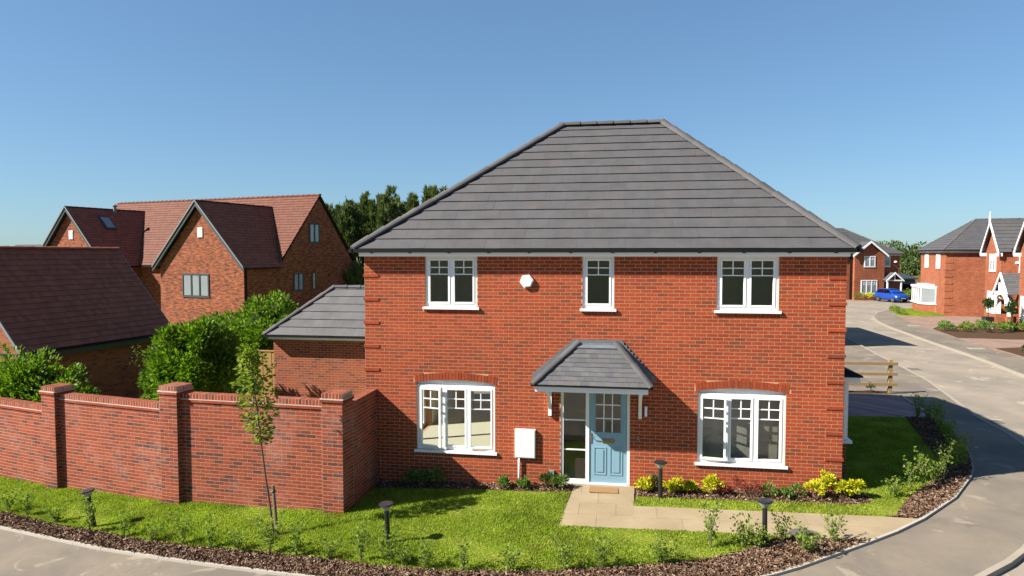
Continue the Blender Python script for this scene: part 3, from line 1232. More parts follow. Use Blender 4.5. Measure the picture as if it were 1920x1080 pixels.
m.box(gx0 - .02, gx1 + .02, .030, .0402, gz0 - .02, gz0)
m.box(gx0 - .02, gx1 + .02, .030, .0402, gz1, gz1 + .02)
m.box(gx0 - .02, gx0, .030, .0402, gz0, gz1)
m.box(gx1, gx1 + .02, .030, .0402, gz0, gz1)
door = m.build('door', 'door_blue', house)
m = MB()
for i in (1, 2):
    x = gx0 + (gx1 - gx0) * i / 3
    m.box(x - .011, x + .011, .044, .074, gz0, gz1)
    z = gz0 + (gz1 - gz0) * i / 3
    m.box(gx0, gx1, .045, .073, z - .011, z + .011)
m.build('glazing_bars', 'upvc', door)
for i in range(3):
    for j in range(3):
        m = MB()
        xa, xb = gx0 + (gx1 - gx0) * i / 3, gx0 + (gx1 - gx0) * (i + 1) / 3
        za, zb = gz0 + (gz1 - gz0) * j / 3, gz0 + (gz1 - gz0) * (j + 1) / 3
        m.face([(xa, .06, za), (xb, .06, za), (xb, .06, zb), (xa, .06, zb)])
        m.build('pane', 'glass', door)
m = MB()
m.box(5.27, 5.53, .022, .04, .80, .875)
m.box(5.29, 5.51, .016, .0225, .815, .86)
m.build('letter_plate', 'brass', door)
m = MB()
m.box(5.015, 5.05, .026, .04, .78, 1.0)
m.tube([(5.03, .03, .93), (5.03, -.02, .93), (5.13, -.022, .93)], .009, 8)
m.build('door_handle', 'steel', door)
m = MB()
m.box(4.36, 5.88, -.05, .02, -.145, -.102)
m.build('threshold', 'concrete_edge', house)

# meter box, pipe, alarm box, vents, lamp
m = MB()
m.box(3.40, 3.845, -.075, .0, .415, 1.035)
m.box(3.415, 3.83, -.082, -.074, .43, 1.02)
mt = m.build('meter_box', 'meter_box', house)
m = MB()
m.tube([(3.49, -.05, .42), (3.49, -.05, -.32)], .022, 10)
m.build('conduit', 'meter_box', mt, smooth=True)
m = MB()
cx, cz = 3.652, 4.238
m.prism([(cx + .15 * math.cos(R(60 * i + 8)), -.012, cz + .15 * math.sin(R(60 * i + 8))) for i in range(6)], (0, -.05, 0))
m.prism([(cx + .125 * math.cos(R(60 * i + 8)), -.062, cz + .125 * math.sin(R(60 * i + 8))) for i in range(6)], (0, -.014, 0))
m.build('alarm_box', 'upvc', house)
m = MB()
m.box(4.13, 4.25, -.05, 0, -.02, .16)
m.build('air_vent', 'vent_grey', house)
m = MB()
m.box(6.155, 6.205, -.09, -.005, 1.42, 1.62)
m.box(6.15, 6.21, -.10, -.004, 1.60, 1.63)
m.build('wall_lamp', 'upvc', house)
m = MB()
m.box(6.01, 6.04, -.02, -.004, .90, .98)
m.build('doorbell', 'vent_grey', house)

# main roof
XL, XR, YF, YB, ZE = -.21, HW + .16, -.2, HD + .2, 4.915
RL, RR_, ZR = V(4.09, 3.7, 8.20), V(6.67, 3.7, 8.20), 8.2
A, B_, C_, D_ = V(XL, YF, ZE), V(XR, YF, ZE), V(XR, YB, ZE), V(XL, YB, ZE)
m = MB()
m.box(XL + .15, XR - .15, YF + .03, YB - .03, HT - .035, HT + .085)
roof = m.build('roof', 'fascia_white', house)
slope(roof, [A, B_, RR_, RL], 'tile_grey', .345, .33, singles=300)
slope(roof, [B_, C_, RR_], 'tile_grey', .345, .33)
slope(roof, [C_, D_, RL, RR_], 'tile_grey', .345, .33)
slope(roof, [D_, A, RL], 'tile_grey', .345, .33)
for p, q in ((RL, RR_), (A, RL), (B_, RR_), (C_, RR_), (D_, RL)):
    ridge_tiles(roof, p + (q - p).normalized() * .02, q, 'ridge_grey', .125, .44, lift=.03)
m = MB()
m.box(XL + .02, XR - .02, YF - .06, YF + .04, 4.848, 4.928)
m.box(XL + .02, XR - .02, YB - .05, YB + .06, 4.848, 4.928)
m.box(XL - .06, XL + .05, YF - .06, YB + .06, 4.8485, 4.9275)
m.box(XR - .05, XR + .06, YF - .06, YB + .06, 4.8485, 4.9275)
m.build('gutter', 'gutter_black', roof)
for i in range(12):
    x = .25 + i * .87
    m = MB()
    m.box(x - .025, x + .025, YF - .04, YF + .029, 4.832, 4.847)
    m.build('gutter_bracket', 'gutter_black', roof)

# porch canopy
m = MB()
px0, px1, py, pz = 3.92, 6.20, -.72, 2.15
m.box(px0, px1, py, py + .03, 2.005, pz - .012)
m.box(px0, px0 + .03, py + .03, -.008, 2.005, pz - .012)
m.box(px1 - .03, px1, py + .03, -.008, 2.005, pz - .012)
m.box(px0 + .03, px1 - .03, py + .03, -.008, 2.02, 2.04)
canopy = m.build('porch_canopy', 'upvc', house)
a, b = V(3.86, -.77, pz), V(6.27, -.77, pz)
tl, tr = V(4.75, -.01, 2.93), V(5.56, -.01, 2.93)
slope(canopy, [a, b, tr, tl], 'tile_slate', .115, .165, h=.012, singles=300)
slope(canopy, [b, V(6.27, -.01, pz), tr], 'tile_slate', .115, .165, h=.012)
slope(canopy, [V(3.86, -.01, pz), a, tl], 'tile_slate', .115, .165, h=.012)
ridge_tiles(canopy, a, tl, 'ridge_grey', .085, .3, lift=.02)
ridge_tiles(canopy, b, tr, 'ridge_grey', .085, .3, lift=.02)
m = MB()
m.box(3.84, 6.29, -.785, -.73, 2.122, 2.149)
m.build('drip_edge', 'gutter_black', canopy)
m = MB()
m.box(4.62, 5.68, -.022, -.009, 2.87, 3.0)
m.poly([V(4.78, -.022, 2.93), V(5.53, -.022, 2.93), V(5.62, -.14, 2.845), V(4.69, -.14, 2.845)], [(0, 1, 2, 3)])
for i in range(11):      # stepped flashing up both verges
    t = i / 11
    z0 = pz + .06 + (2.93 - pz) * t
    for sx, x0, x1 in ((-1, 3.86, 4.75), (1, 6.27, 5.56)):
        x = x0 + (x1 - x0) * t
        m.box(min(x + sx * .09, x - sx * .06), max(x + sx * .09, x - sx * .06), -.0215 - .0004 * i, -.009, z0 - .06, z0 + .055)
m.build('lead_flashing', 'lead', canopy)
for x in (4.16, 6.06):
    m = MB()
    m.box(x - .035, x + .035, -.075, -.008, 1.36, 2.02)
    m.box(x - .034, x + .034, -.66, -.076, 1.95, 2.018)
    m.prism([(x - .03, -.07, 1.50), (x - .03, -.07, 1.60), (x - .03, -.33, 1.95), (x - .03, -.42, 1.95)], (.06, 0, 0))
    m.build('bracket', 'upvc', canopy)

# side bay window
m = MB()
m.box(HW + .001, HW + .40, 1.08, 3.12, -.5, .74)
bay = m.build('bay_window', 'mortar', house)
brick_face(bay, V(HW, 1.08, 0), EX, V(0, -1, 0), .40, -.345, .74, 'brick_red', L=.224)
brick_face(bay, V(HW + .40, 1.08, 0), EY, V(1, 0, 0), 2.04, -.345, .74, 'brick_red', L=.224)
m = MB()
m.box(HW + .001, HW + .50, .98, 3.22, .742, .80)
m.build('sill', 'upvc', bay)
window(bay, V(HW, 1.06, .80), EX, V(0, -1, 0), .42, 1.28, [1], sill=False, recess=.0, bars=False, name='bay_light')
window(bay, V(HW + .42, 1.08, .80), EY, V(1, 0, 0), 2.04, 1.28, [1, 1, 1], sill=False, recess=.0, name='bay_light')
m = MB()
m.box(HW + .001, HW + .60, .88, 3.3, 2.085, 2.2)
m.build('fascia', 'upvc', bay)
m = MB()
m.poly([V(HW, .84, 2.2), V(HW + .64, .84, 2.2), V(HW + .64, 3.34, 2.2), V(HW, 3.34, 2.2), V(HW, .84, 2.235), V(HW + .64, .84, 2.235), V(HW + .64, 3.34, 2.235), V(HW, 3.34, 2.235), V(HW, 1.3, 2.5), V(HW, 2.9, 2.5)],
       [(0, 3, 2, 1), (0, 1, 5, 4), (1, 2, 6, 5), (2, 3, 7, 6), (4, 5, 8), (5, 6, 9, 8), (6, 7, 9)])
m.build('lead_roof', 'gutter_black', bay)

# doormat
m = MB()
m.box(5.02, 5.62, -.47, -.13, G(5.3, -.3) + .035, G(5.3, -.3) + .052)
tag(m.build('doormat', 'doormat'), 'brown coir doormat on the slabs in front of the blue door', 'doormat')
m = MB()
m.lathe((8.88, -2.02, G(8.88, -2.02) + .026), [(0.001, .018), (.25, .018), (.27, .012), (.27, -.02)], 28)
tag(m.build('manhole_cover', 'iron'), 'round dark iron inspection cover at the edge of the slab path', 'manhole cover')

# ------------------------------------------------------------------ garden wall
gw = thing('garden_wall', 'weathered red brick garden wall with stepped coping and square piers beside the lawn', 'wall', (-3.7, -1.2, -.6))
NODES = [V(.02, -1.60, 0), V(-3.74, -1.34, 0), V(-7.26, -.65, 0), V(-12.6, .75, 0)]
TOPS = [1.875, 1.615, 1.28]
CAPS = [2.05, 2.035, 1.78, 1.5]


def soldier(root, o, ex, en, width, z, depth, h=.1025, w=.075, mat='brick_wall', name='coping_brick'):
    n = max(1, round(width / w))
    w = width / n
    for i in range(n):
        m = MB()
        m.frame_box(o + EZ * z, ex, -en, EZ, (i * w + .008, (i + 1) * w - .008, -.004, depth + .004, 0, h), 0.)
        m.build(name, mat, root)
    m = MB()
    m.frame_box(o + EZ * z, ex, -en, EZ, (0, width, -.0025, depth + .0025, 0, h - .002))
    m.build('coping_bed', 'mortar_wall', root)


for i in range(3):
    a, b = NODES[i + 1], NODES[i]            # left to right seen from the lawn
    ex = (b - a).normalized()
    en = V(ex.y, -ex.x, 0)
    p0 = a + ex * .20 + en * .1075
    wdt = (b - a).length - .40
    top = TOPS[i]
    m = MB()
    m.frame_box(p0, ex, -en, EZ, (0, wdt, 0, .215, -1.2, top - .175))
    m.build('wall_core', 'mortar_wall', gw)
    zb = top - .175 - .075 * 38
    brick_face(gw, p0, ex, en, wdt, zb, top - .175, 'brick_wall', singles=(190, 0, 0)[i], stagger=.3 * i)
    brick_face(gw, p0 + ex * wdt - en * .215, -ex, -en, wdt, zb, top - .175, 'brick_wall')
    m = MB()
    m.frame_box(p0, ex, -en, EZ, (0, wdt, -.026, .241, top - .175, top - .102))
    m.build('coping_course', 'brick_wall', gw)
    m = MB()
    m.frame_box(p0, ex, -en, EZ, (0, wdt, -.029, -.0262, top - .122, top - .1025))
    m.build('mortar_line', 'mortar_white', gw)
    soldier(gw, p0, ex, en, wdt, top - .1015, .215)
for i, nd in enumerate(NODES):
    a, b = NODES[min(i + 1, 3)], NODES[max(i - 1, 0)]
    ex = (b - a).normalized()
    en = V(ex.y, -ex.x, 0)
    h = .2235
    cap = CAPS[i]
    o = nd - ex * h + en * h
    m = MB()
    m.frame_box(o, ex, -en, EZ, (0, 2 * h, 0, 2 * h, -1.2, cap - .175))
    m.build('pier', 'mortar_wall', gw)
    zb = cap - .175 - .075 * 38
    brick_face(gw, o, ex, en, 2 * h, zb, cap - .175, 'brick_wall', L=2 * h / 2, singles=(60, 50, 0, 0)[i])
    brick_face(gw, o + ex * 2 * h, -en, ex, 2 * h, zb, cap - .175, 'brick_wall', L=2 * h / 2, stagger=.5)
    brick_face(gw, o - en * 2 * h, en, -ex, 2 * h, zb, cap - .175, 'brick_wall', L=2 * h / 2, stagger=.5)
    brick_face(gw, o + ex * 2 * h - en * 2 * h, -ex, -en, 2 * h, zb, cap - .175, 'brick_wall', L=2 * h / 2)
    m = MB()
    m.frame_box(o, ex, -en, EZ, (-.027, 2 * h + .027, -.027, 2 * h + .027, cap - .1745, cap - .103))
    m.build('cap_course', 'brick_wall', gw)
    m = MB()
    m.frame_box(o, ex, -en, EZ, (-.03, 2 * h + .03, -.03, 2 * h + .03, cap - .1225, cap - .1028))
    m.build('mortar_line', 'mortar_white', gw)
    soldier(gw, o, ex, en, 2 * h, cap - .1015, .2, w=.075)
    soldier(gw, o - en * .2235, ex, en, 2 * h, cap - .1016, .2235, w=.075)
# return to the house front
m = MB()
m.box(.06, .262, -1.38, -.01, -1.2, 1.70)
m.build('wall_core', 'mortar_wall', gw)
brick_face(gw, V(.262, -1.38, 0), EY, EX, 1.37, 1.70 - .075 * 36, 1.70, 'brick_wall')
brick_face(gw, V(.06, -.01, 0), -EY, -EX, 1.37, 1.70 - .075 * 36, 1.70, 'brick_wall')
soldier(gw, V(.262, -1.38, 0), EY, EX, 1.37, 1.7005, .202)

# ------------------------------------------------------------------ garage of the house
gar = thing('garage', 'low brick garage with small grey hipped roof tucked behind the house', 'garage', (-2.6, 7, -.5))
gx0, gy0, gy1, gz = -5.18, 5.5, 8.2, 2.16
m = MB()
m.box(gx0, -.03, gy0, gy1, -1, gz)
gwall = m.build('wall', 'mortar', gar)
brick_face(gwall, V(gx0, gy0, 0), EX, V(0, -1, 0), -.03 - gx0, -.465, gz - .01, 'brick_garage', singles=300)
brick_face(gwall, V(gx0, gy1, 0), -EY, V(-1, 0, 0), gy1 - gy0, -.465, gz - .01, 'brick_garage')
m = MB()
m.box(gx0 - .08, -.025, gy0 - .2, gy1 + .2, gz, gz + .09)
groof = m.build('roof', 'fascia_white', gar)
a, b, c_, d_ = V(-5.36, 5.19, 2.30), V(-.02, 5.19, 2.30), V(-.02, 8.47, 2.30), V(-5.36, 8.47, 2.30)
rl, rr = V(-3.72, 6.83, 3.73), V(-.02, 6.83, 3.73)
slope(groof, [a, b, rr, rl], 'tile_garage', .345, .33, singles=120)
slope(groof, [c_, d_, rl, rr], 'tile_garage', .345, .33)
slope(groof, [d_, a, rl], 'tile_garage', .345, .33)
ridge_tiles(groof, a, rl, 'ridge_grey', .10, .44, lift=.025)
ridge_tiles(groof, d_, rl, 'ridge_grey', .10, .44, lift=.025)
ridge_tiles(groof, rl, rr, 'ridge_grey', .10, .44, lift=.025)
m = MB()
m.box(-5.38, -.022, 5.13, 5.22, 2.252, 2.30)
m.box(-5.42, -5.33, 5.13, 8.53, 2.2525, 2.2995)
m.build('gutter', 'gutter_black', groof)

fp = thing('garden_fence', 'close-boarded timber fence panel between the laurels and the garage', 'fence', (-6.2, 6.0, -.5))
for i in range(5):
    m = MB()
    m.box(-6.0 + i * .155, -6.0 + i * .155 + .148, 6.0 + (i % 2) * .008, 6.025 + (i % 2) * .008, -.6, 1.66)
    m.build('board', 'fence_panel', fp)
m = MB()
m.box(-6.02, -5.22, 5.98, 6.06, 1.665, 1.70)
m.build('capping_rail', 'fence_panel', fp)

# ------------------------------------------------------------------ neighbours on the left
ob = thing('outbuilding', 'low brick outbuilding with steep plum tiled roof beyond the garden wall', 'outbuilding', (-12.82, 3.99, -.9), rz=-.131)
o0 = lambda x, y, z: V(x, y, z + .9)
WL, WR, YN, YFAR = -5.2, -.28, .25, 6.05
m = MB()
m.box(WL, WR, YN, YFAR, -.3, 2.75)
m.prism([(WL, YN, 2.751), (WR, YN, 2.751), ((WL + WR) / 2, YN, 5.70)], (0, YFAR - YN, 0))
ow = m.build('wall', 'mortar_brown', ob)
brick_face(ow, V(WR, YN, 0), EY, EX, YFAR - YN, 0, 2.55, 'brick_brown')
apex = (WL + WR) / 2
brick_face(ow, V(WL, YN, 0), EX, V(0, -1, 0), WR - WL, 0, 5.7, 'brick_brown', top=lambda u: 2.75 + 2.95 * (1 - abs(u - (WR - WL) / 2) / ((WR - WL) / 2)))
m = MB()
m.box(WL - .2, WR + .12, YN - .05, YFAR + .05, 2.52, 2.54)
orf = m.build('roof', 'anthracite', ob)
ev, rg = 2.63, 5.93
slope(orf, [V(0.02, -.05, ev), V(0.02, 6.3, ev), V(apex, 6.3, rg), V(apex, -.05, rg)], 'tile_plum', .235, .17, h=.028)
slope(orf, [V(2 * apex, 6.3, ev), V(2 * apex, -.05, ev), V(apex, -.05, rg), V(apex, 6.3, rg)], 'tile_plum', .235, .17, h=.028)
ridge_tiles(orf, V(apex, -.05, rg), V(apex, 6.3, rg), 'tile_plum', .11, .45, lift=.02)
for x in (-.02, 2 * apex - .09):
    m = MB()
    m.box(x, x + .11, -.05, 6.3, ev - .075, ev - .012)
    m.build('gutter', 'gutter_black', orf)
m = MB()
for y in (-.07, 6.26):
    m.prism([(0.03, y, ev - .10), (apex, y, rg - .10), (apex, y, rg + .03), (.03, y, ev + .03)], (0, .05, 0))
    m.prism([(2 * apex - .03, y, ev - .10), (apex - .001, y, rg - .10), (apex - .001, y, rg + .03), (2 * apex - .03, y, ev + .03)], (0, .05, 0))
m.build('verge_board', 'verge_grey', orf)
m = MB()
m.box(-.26, -.02, .1, 6.2, 2.36, 2.545)
m.build('fascia', 'anthracite', orf)

ZG = -.85
bh = thing('neighbour_house', 'large rust brick house with terracotta roof and two steep front gables', 'house', (-16.44, 22.9, ZG), rz=R(-14))
H0 = lambda z: z - ZG
m = MB()
eav = H0(4.07)
W1, W2, LEN, Y0, Y1 = -6.9, 0, -19.6, 3.0, 10.8
m.box(LEN, 0, Y0, Y1, -.5, eav)
yr = (Y0 + Y1) / 2
m.prism([(0, Y0, eav), (0, Y1, eav), (0, yr, H0(8.62))], (LEN, 0, 0))
m.box(W1, -.002, 0, Y0 + .5, -.5, eav - .001)
m.prism([(W1, 0.0, eav), (-.002, 0.0, eav), (W1 / 2, 0.0, H0(7.85))], (0, 4.4, 0))
X2 = -15.9
m.box(X2 - 3.4, X2 + 3.4, 0.4, Y0 + .5, -.5, eav - .001)
m.prism([(X2 - 3.4, .4, eav), (X2 + 3.4, .4, eav), (X2, .4, H0(7.85))], (0, 4.4, 0))
bwall = m.build('wall', 'far_brick_rust', bh)
m = MB()
m.box(LEN + .1, -.08, Y0 - .2, Y1 + .2, eav - .06, eav - .02)
broof = m.build('roof', 'anthracite', bh)
rz_ = H0(8.88)
ey = .3
slope(broof, [V(LEN - .1, Y0 - ey, eav), V(.12, Y0 - ey, eav), V(.12, yr, rz_), V(LEN - .1, yr, rz_)], 'tile_terracotta', .24, .17, h=.03)
slope(broof, [V(.12, Y1 + ey, eav), V(LEN - .1, Y1 + ey, eav), V(LEN - .1, yr, rz_), V(.12, yr, rz_)], 'tile_terracotta', .24, .17, h=.03)
ridge_tiles(broof, V(LEN - .1, yr, rz_), V(.12, yr, rz_), 'tile_terracotta', .12, .45, single=False)
for xc, yf, hw in ((W1 / 2, -.3, 3.75), (X2, .1, 3.7)):
    rzw = H0(8.08)
    yb = 6.3
    for sg in (1, -1):
        e0, e1 = V(xc + sg * hw, yf, eav - .05), V(xc + sg * hw, Y0 + .2, eav - .05)
        p = [e0, e1, V(xc, yb, rzw), V(xc, yf, rzw)] if sg > 0 else [e1, e0, V(xc, yf, rzw), V(xc, yb, rzw)]
        slope(broof, p, 'tile_plum', .24, .17, h=.03)
    ridge_tiles(broof, V(xc, yf, rzw), V(xc, yb, rzw), 'gutter_black', .10, .45, single=False)
    for sg in (1, -1):
        m = MB()
        m.prism([(xc + sg * hw, yf - .02, eav - .34), (xc, yf - .02, rzw - .33), (xc, yf - .02, rzw + .0), (xc + sg * hw, yf - .02, eav - .02)], (0, .06, 0))
        m.prism([(xc + sg * hw, yf - .08, eav - .06), (xc, yf - .08, rzw - .05), (xc, yf - .08, rzw + .06), (xc + sg * hw, yf - .08, eav + .04)], (0, .06, 0), mi=1)
        m.build('barge_board', ['anthracite', 'verge_grey'], broof)
        m = MB()
        m.box(xc + sg * hw - .06, xc + sg * hw + .06, yf + .05, Y0 - .3, eav - .14, eav - .06)
        m.build('gutter', 'gutter_black', broof)
m = MB()
m.box(-12.1, W1 - .4, Y0 - ey - .09, Y0 - ey + .02, eav - .1001, eav - .0199)
m.build('gutter', 'gutter_black', broof)
m = MB()
m.tube([(.06, .12, eav - .1), (.06, .12, 0)], .05, 8)
m.build('downpipe', 'gutter_black', bh)
plain('far_glass', (.30, .34, .37), .08, .25, 1.4, spec=.9)
plain('far_glass_dark', (.05, .06, .07), .06, .3, 1.4, spec=.9)
FW = dict(frame='anthracite', glassm='far_glass', bars=False, recess=-.05, depth=.06, fw=.07, sash=False)
window(bh, V(-4.95, 0, H0(2.22)), EX, V(0, -1, 0), 2.2, 1.42, [1, 1, 1], **FW)
window(bh, V(-8.1, Y0, H0(2.4)), EX, V(0, -1, 0), 1.0, 1.3, [1], **FW)
window(bh, V(0, 5.85, H0(5.6)), EY, EX, 1.05, 1.3, [1, 1], **FW)
window(bh, V(0, 4.25, H0(2.45)), EY, EX, .95, 1.15, [1, 1], **FW)
window(bh, V(0, 6.05, H0(2.45)), EY, EX, .42, 1.15, [1], **FW)
for xc, yf in ((W1 / 2 + .05, 0), (X2 + .1, .4)):
    m = MB()
    m.box(xc - .2, xc + .2, yf - .05, yf, H0(5.85), H0(6.45))
    for q in range(6):
        m.box(xc - .16, xc + .16, yf - .07, yf - .051, H0(5.88) + q * .09, H0(5.88) + q * .09 + .05)
    m.build('louvre_vent', 'meter_box', bwall)
# roof window and flue on the far wing
nrm = V(1, 0, 0) * (rzw - eav) + EZ * 3.7
nrm.normalize()
sl = V(-3.7, 0, rzw - eav).normalized()
p = V(X2 + 3.7, 2.0, eav) + sl * 3.4
m = MB()
m.frame_box(p, EY, sl, nrm, (0, .8, 0, 1.2, .02, .10))
rw = m.build('roof_window', 'anthracite', broof)
m = MB()
m.frame_box(p, EY, sl, nrm, (.1, .7, .1, 1.08, .101, .115))
m.build('pane', 'far_glass', rw)
m = MB()
m.tube([(X2 + .2, 3.6, rzw - .3), (X2 + .2, 3.6, rzw + .25)], .11, 10)
m.lathe((X2 + .2, 3.6, rzw + .25), [(.2, 0), (.2, .03), (.02, .16)], 12)
m.build('flue', 'verge_grey', broof)

dh = thing('distant_house', 'far house showing only its dark roof above the plum tiled outbuilding', 'house', (-50, 42, -1.2), rz=R(-14))
m = MB()
m.box(-6, 5.2, 0, 6, 0, 5.2)
m.prism([(-6.2, -.3, 5.2), (5.4, -.3, 5.2), (5.4, 3, 6.9), (-6.2, 3, 6.9)], (0, 0, .1))
m.prism([(-6.2, 6.3, 5.2), (5.4, 6.3, 5.2), (5.4, 3, 6.9), (-6.2, 3, 6.9)], (0, 0, .1))
m.build('wall', 'far_brick_rust', dh)
m = MB()
slope(dh, [V(-6.3, -.35, 5.28), V(5.5, -.35, 5.28), V(5.5, 3, 7.0), V(-6.3, 3, 7.0)], 'tile_grey', .3, h=.03)

# ------------------------------------------------------------------ houses across the road
RZ = R(-10.7)
FWW = dict(frame='upvc', glassm='far_glass', recess=-.05, depth=.06, fw=.07, thin=.03, sash=False)


def hip_roof(root, x0, x1, y0, y1, ze, apexes, mat='tile_grey', gauge=.345, box=True, fas=.16, over=.3):
    """apexes: two ridge ends; the first faces x0 or y0 side"""
    m = MB()
    m.box(x0 + over * .5, x1 - over * .5, y0 + over * .5, y1 - over * .5, ze - .19, ze - .06)
    rf = m.build('roof', 'upvc', root)
    A, B, C, D = V(x0, y0, ze), V(x1, y0, ze), V(x1, y1, ze), V(x0, y1, ze)
    p, q = apexes
    if abs(p.x - q.x) > abs(p.y - q.y):      # ridge along x
        sl_ = [[A, B, q, p], [B, C, q], [C, D, p, q], [D, A, p]]
    else:                                    # ridge along y, p at y0
        sl_ = [[A, B, p], [B, C, q, p], [C, D, q], [D, A, p, q]]
    for s_ in sl_:
        slope(rf, s_, mat, gauge, .33, h=.03)
    hips = [(A, p), (B, q), (C, q), (D, p)] if abs(p.x - q.x) > abs(p.y - q.y) else [(A, p), (B, p), (C, q), (D, q)]
    for a, b in hips + [(p, q)]:
        ridge_tiles(rf, a, b, 'ridge_grey', .11, .45, single=False)
    m = MB()
    m.box(x0 - .05, x1 + .05, y0 - .06, y0 + .05, ze - .08, ze - .005)
    m.box(x0 - .05, x1 + .05, y1 - .05, y1 + .06, ze - .08, ze - .005)
    m.box(x0 - .06, x0 + .05, y0 - .055, y1 + .055, ze - .0795, ze - .0055)
    m.box(x1 - .05, x1 + .06, y0 - .055, y1 + .055, ze - .0795, ze - .0055)
    m.build('gutter', 'gutter_black', rf)
    return rf


hb = thing('corner_house', 'brick house with hipped grey roof and white bay window across the road', 'house', (30.57, 43.44, -.05), rz=RZ)
m = MB()
m.box(0, 9.5, 0, 8.6, -.3, 5.0)
wall_b = m.build('wall', 'far_brick_orange', hb)
for r_ in range(8):
    m = MB()
    m.box(-.03, .5, -.03, .4, .35 + r_ * .55, .35 + r_ * .55 + .12)
    m.build('projecting_brick', 'far_brick_orange', wall_b)
hip_roof(hb, -.3, 9.8, -.3, 8.9, 5.22, (V(3.0, 4.3, 7.75), V(6.5, 4.3, 7.75)))
window(hb, V(0, 2.9, 3.78), -EY, V(-1, 0, 0), 1.2, 1.12, [1, 1], **FWW)
window(hb, V(0, 6.9, 3.78), -EY, V(-1, 0, 0), 1.2, 1.12, [1, 1], **FWW)
m = MB()
m.prism([(0, 2.6, -.2), (-1.0, 3.3, -.2), (-1.0, 6.7, -.2), (0, 7.4, -.2)], (0, 0, .95))
bay2 = m.build('bay_window', 'far_brick_orange', hb)
m = MB()
m.prism([(-.01, 2.5, .755), (-1.1, 3.25, .755), (-1.1, 6.75, .755), (-.01, 7.5, .755)], (0, 0, .07))
m.prism([(-.01, 2.5, 2.10), (-1.1, 3.25, 2.10), (-1.1, 6.75, 2.10), (-.01, 7.5, 2.10)], (0, 0, .16))
m.prism([(-.01, 3.4, 2.262), (-.7, 3.6, 2.262), (-.7, 6.4, 2.262), (-.01, 6.6, 2.262)], (0, 0, .12))
m.build('sill_and_fascia', 'upvc', bay2)
dv = (V(-1.0, 3.3, 0) - V(0, 2.6, 0)).normalized()
window(bay2, V(-1.0, 6.7, .83), -EY, V(-1, 0, 0), 3.4, 1.26, [1, 1, 1, 1], sill=False, frame='upvc', glassm='far_glass', recess=-.02, depth=.06, sash=False, bars=False, name='bay_light')
window(bay2, V(-1.0, 3.3, .83), -dv, V(dv.y, -dv.x, 0) if V(dv.y, -dv.x, 0).y < 0 else V(-dv.y, dv.x, 0), 1.2, 1.26, [1], sill=False, frame='upvc', glassm='far_glass', recess=-.02, depth=.06, sash=False, bars=False, name='bay_light')

hc = thing('gabled_house', 'brick house with steep white-trimmed gables, finial and open porch at the frame edge', 'house', (31.95, 40.39, -.05), rz=RZ)
m = MB()
m.box(.9, 8, -10.5, 0, -.3, 5.0)
for y0 in (-3.4, -10.4):
    m.box(0, .9, y0, y0 + 3.4, -.3, 5.0)
    m.prism([(0, y0, 5.0), (0, y0 + 3.4, 5.0), (0, y0 + 1.7, 6.85)], (4, 0, 0))
m.build('wall', 'far_brick_orange', hc)
rfc = hip_roof(hc, .6, 8.3, -10.8, .3, 5.22, (V(4.4, -8.0, 7.55), V(4.4, -2.2, 7.55)))
for y0 in (-3.4, -10.4):
    yc = y0 + 1.7
    for sg in (1, -1):
        e0, e1 = V(-.25, yc + sg * 1.95, 5.02), V(1.0, yc + sg * 1.95, 5.02)
        t0, t1 = V(-.25, yc, 7.12), V(3.9, yc, 7.12)
        slope(rfc, [e1, e0, t0, t1] if sg > 0 else [e0, e1, t1, t0], 'tile_grey', .345, .33, h=.03)
        m = MB()
        m.prism([(-.30, yc + sg * 2.05, 4.78), (-.30, yc, 6.98), (-.30, yc, 7.22), (-.30, yc + sg * 2.05, 5.02)], (.06, 0, 0))
        m.box(-.31, .0, yc + sg * 1.75 - .18, yc + sg * 1.75 + .18, 4.74, 4.96)
        m.build('barge_board', 'upvc', rfc)
    m = MB()
    m.tube([(-.28, yc, 6.9), (-.28, yc, 7.4), (-.28, yc, 7.9)], [.06, .07, .015], 8)
    m.build('finial', 'upvc', rfc)
window(hc, V(0, -1.0, 3.7), -EY, V(-1, 0, 0), 1.35, 1.2, [1, 1], **FWW)
window(hc, V(0, -.75, .75), -EY, V(-1, 0, 0), 1.75, 1.5, [1, 1, 1], **FWW)
window(hc, V(.9, -4.0, 3.7), -EY, V(-1, 0, 0), .75, 1.2, [1], **FWW)
window(hc, V(0, -7.4, .75), -EY, V(-1, 0, 0), 1.75, 1.5, [1, 1, 1], **FWW)
m = MB()
m.lathe((.86, -3.75, 4.25), [(.001, .16), (.1, .14), (.16, .08), (.16, 0), (.001, 0)], 6)
m.build('alarm_box', 'upvc', hc)
m = MB()
m.box(.84, .9, -5.7, -4.75, -.05, 2.1)
m.build('door', 'door_brown', hc)
m = MB()
py0, py1, pxf = -6.55, -3.95, -.45
for y in (py0 + .2, py1 - .2):
    m.box(pxf, .9, y - .17, y + .17, -.2, .85, mi=1)
    m.box(pxf + .06, pxf + .28, y - .11, y + .11, .851, 2.2)
yc = (py0 + py1) / 2
for sg in (1, -1):
    m.prism([(pxf - .14, yc + sg * 1.4, 2.1), (pxf - .14, yc, 3.45), (pxf - .14, yc, 3.68), (pxf - .14, yc + sg * 1.4, 2.33)], (.08, 0, 0))
    # curved brace under the truss
    pts = [(pxf, yc + sg * (1.05 - .1 * t), 1.55 + .28 * t) for t in range(3)]
    m.tube([(pxf, yc + sg * 1.05, 1.5), (pxf, yc + sg * .9, 1.95), (pxf, yc + sg * .5, 2.2), (pxf, yc, 2.27)], .09, 6)
m.box(pxf - .06, pxf + .06, py0 + .1, py1 - .1, 2.22, 2.4)
for y in (-.45, 0, .45):
    m.box(pxf - .04, pxf + .04, yc + y - .05, yc + y + .05, 2.4, 3.4 - abs(y) * .9)
porch = m.build('porch', ['upvc', 'far_brick_orange'], hc)
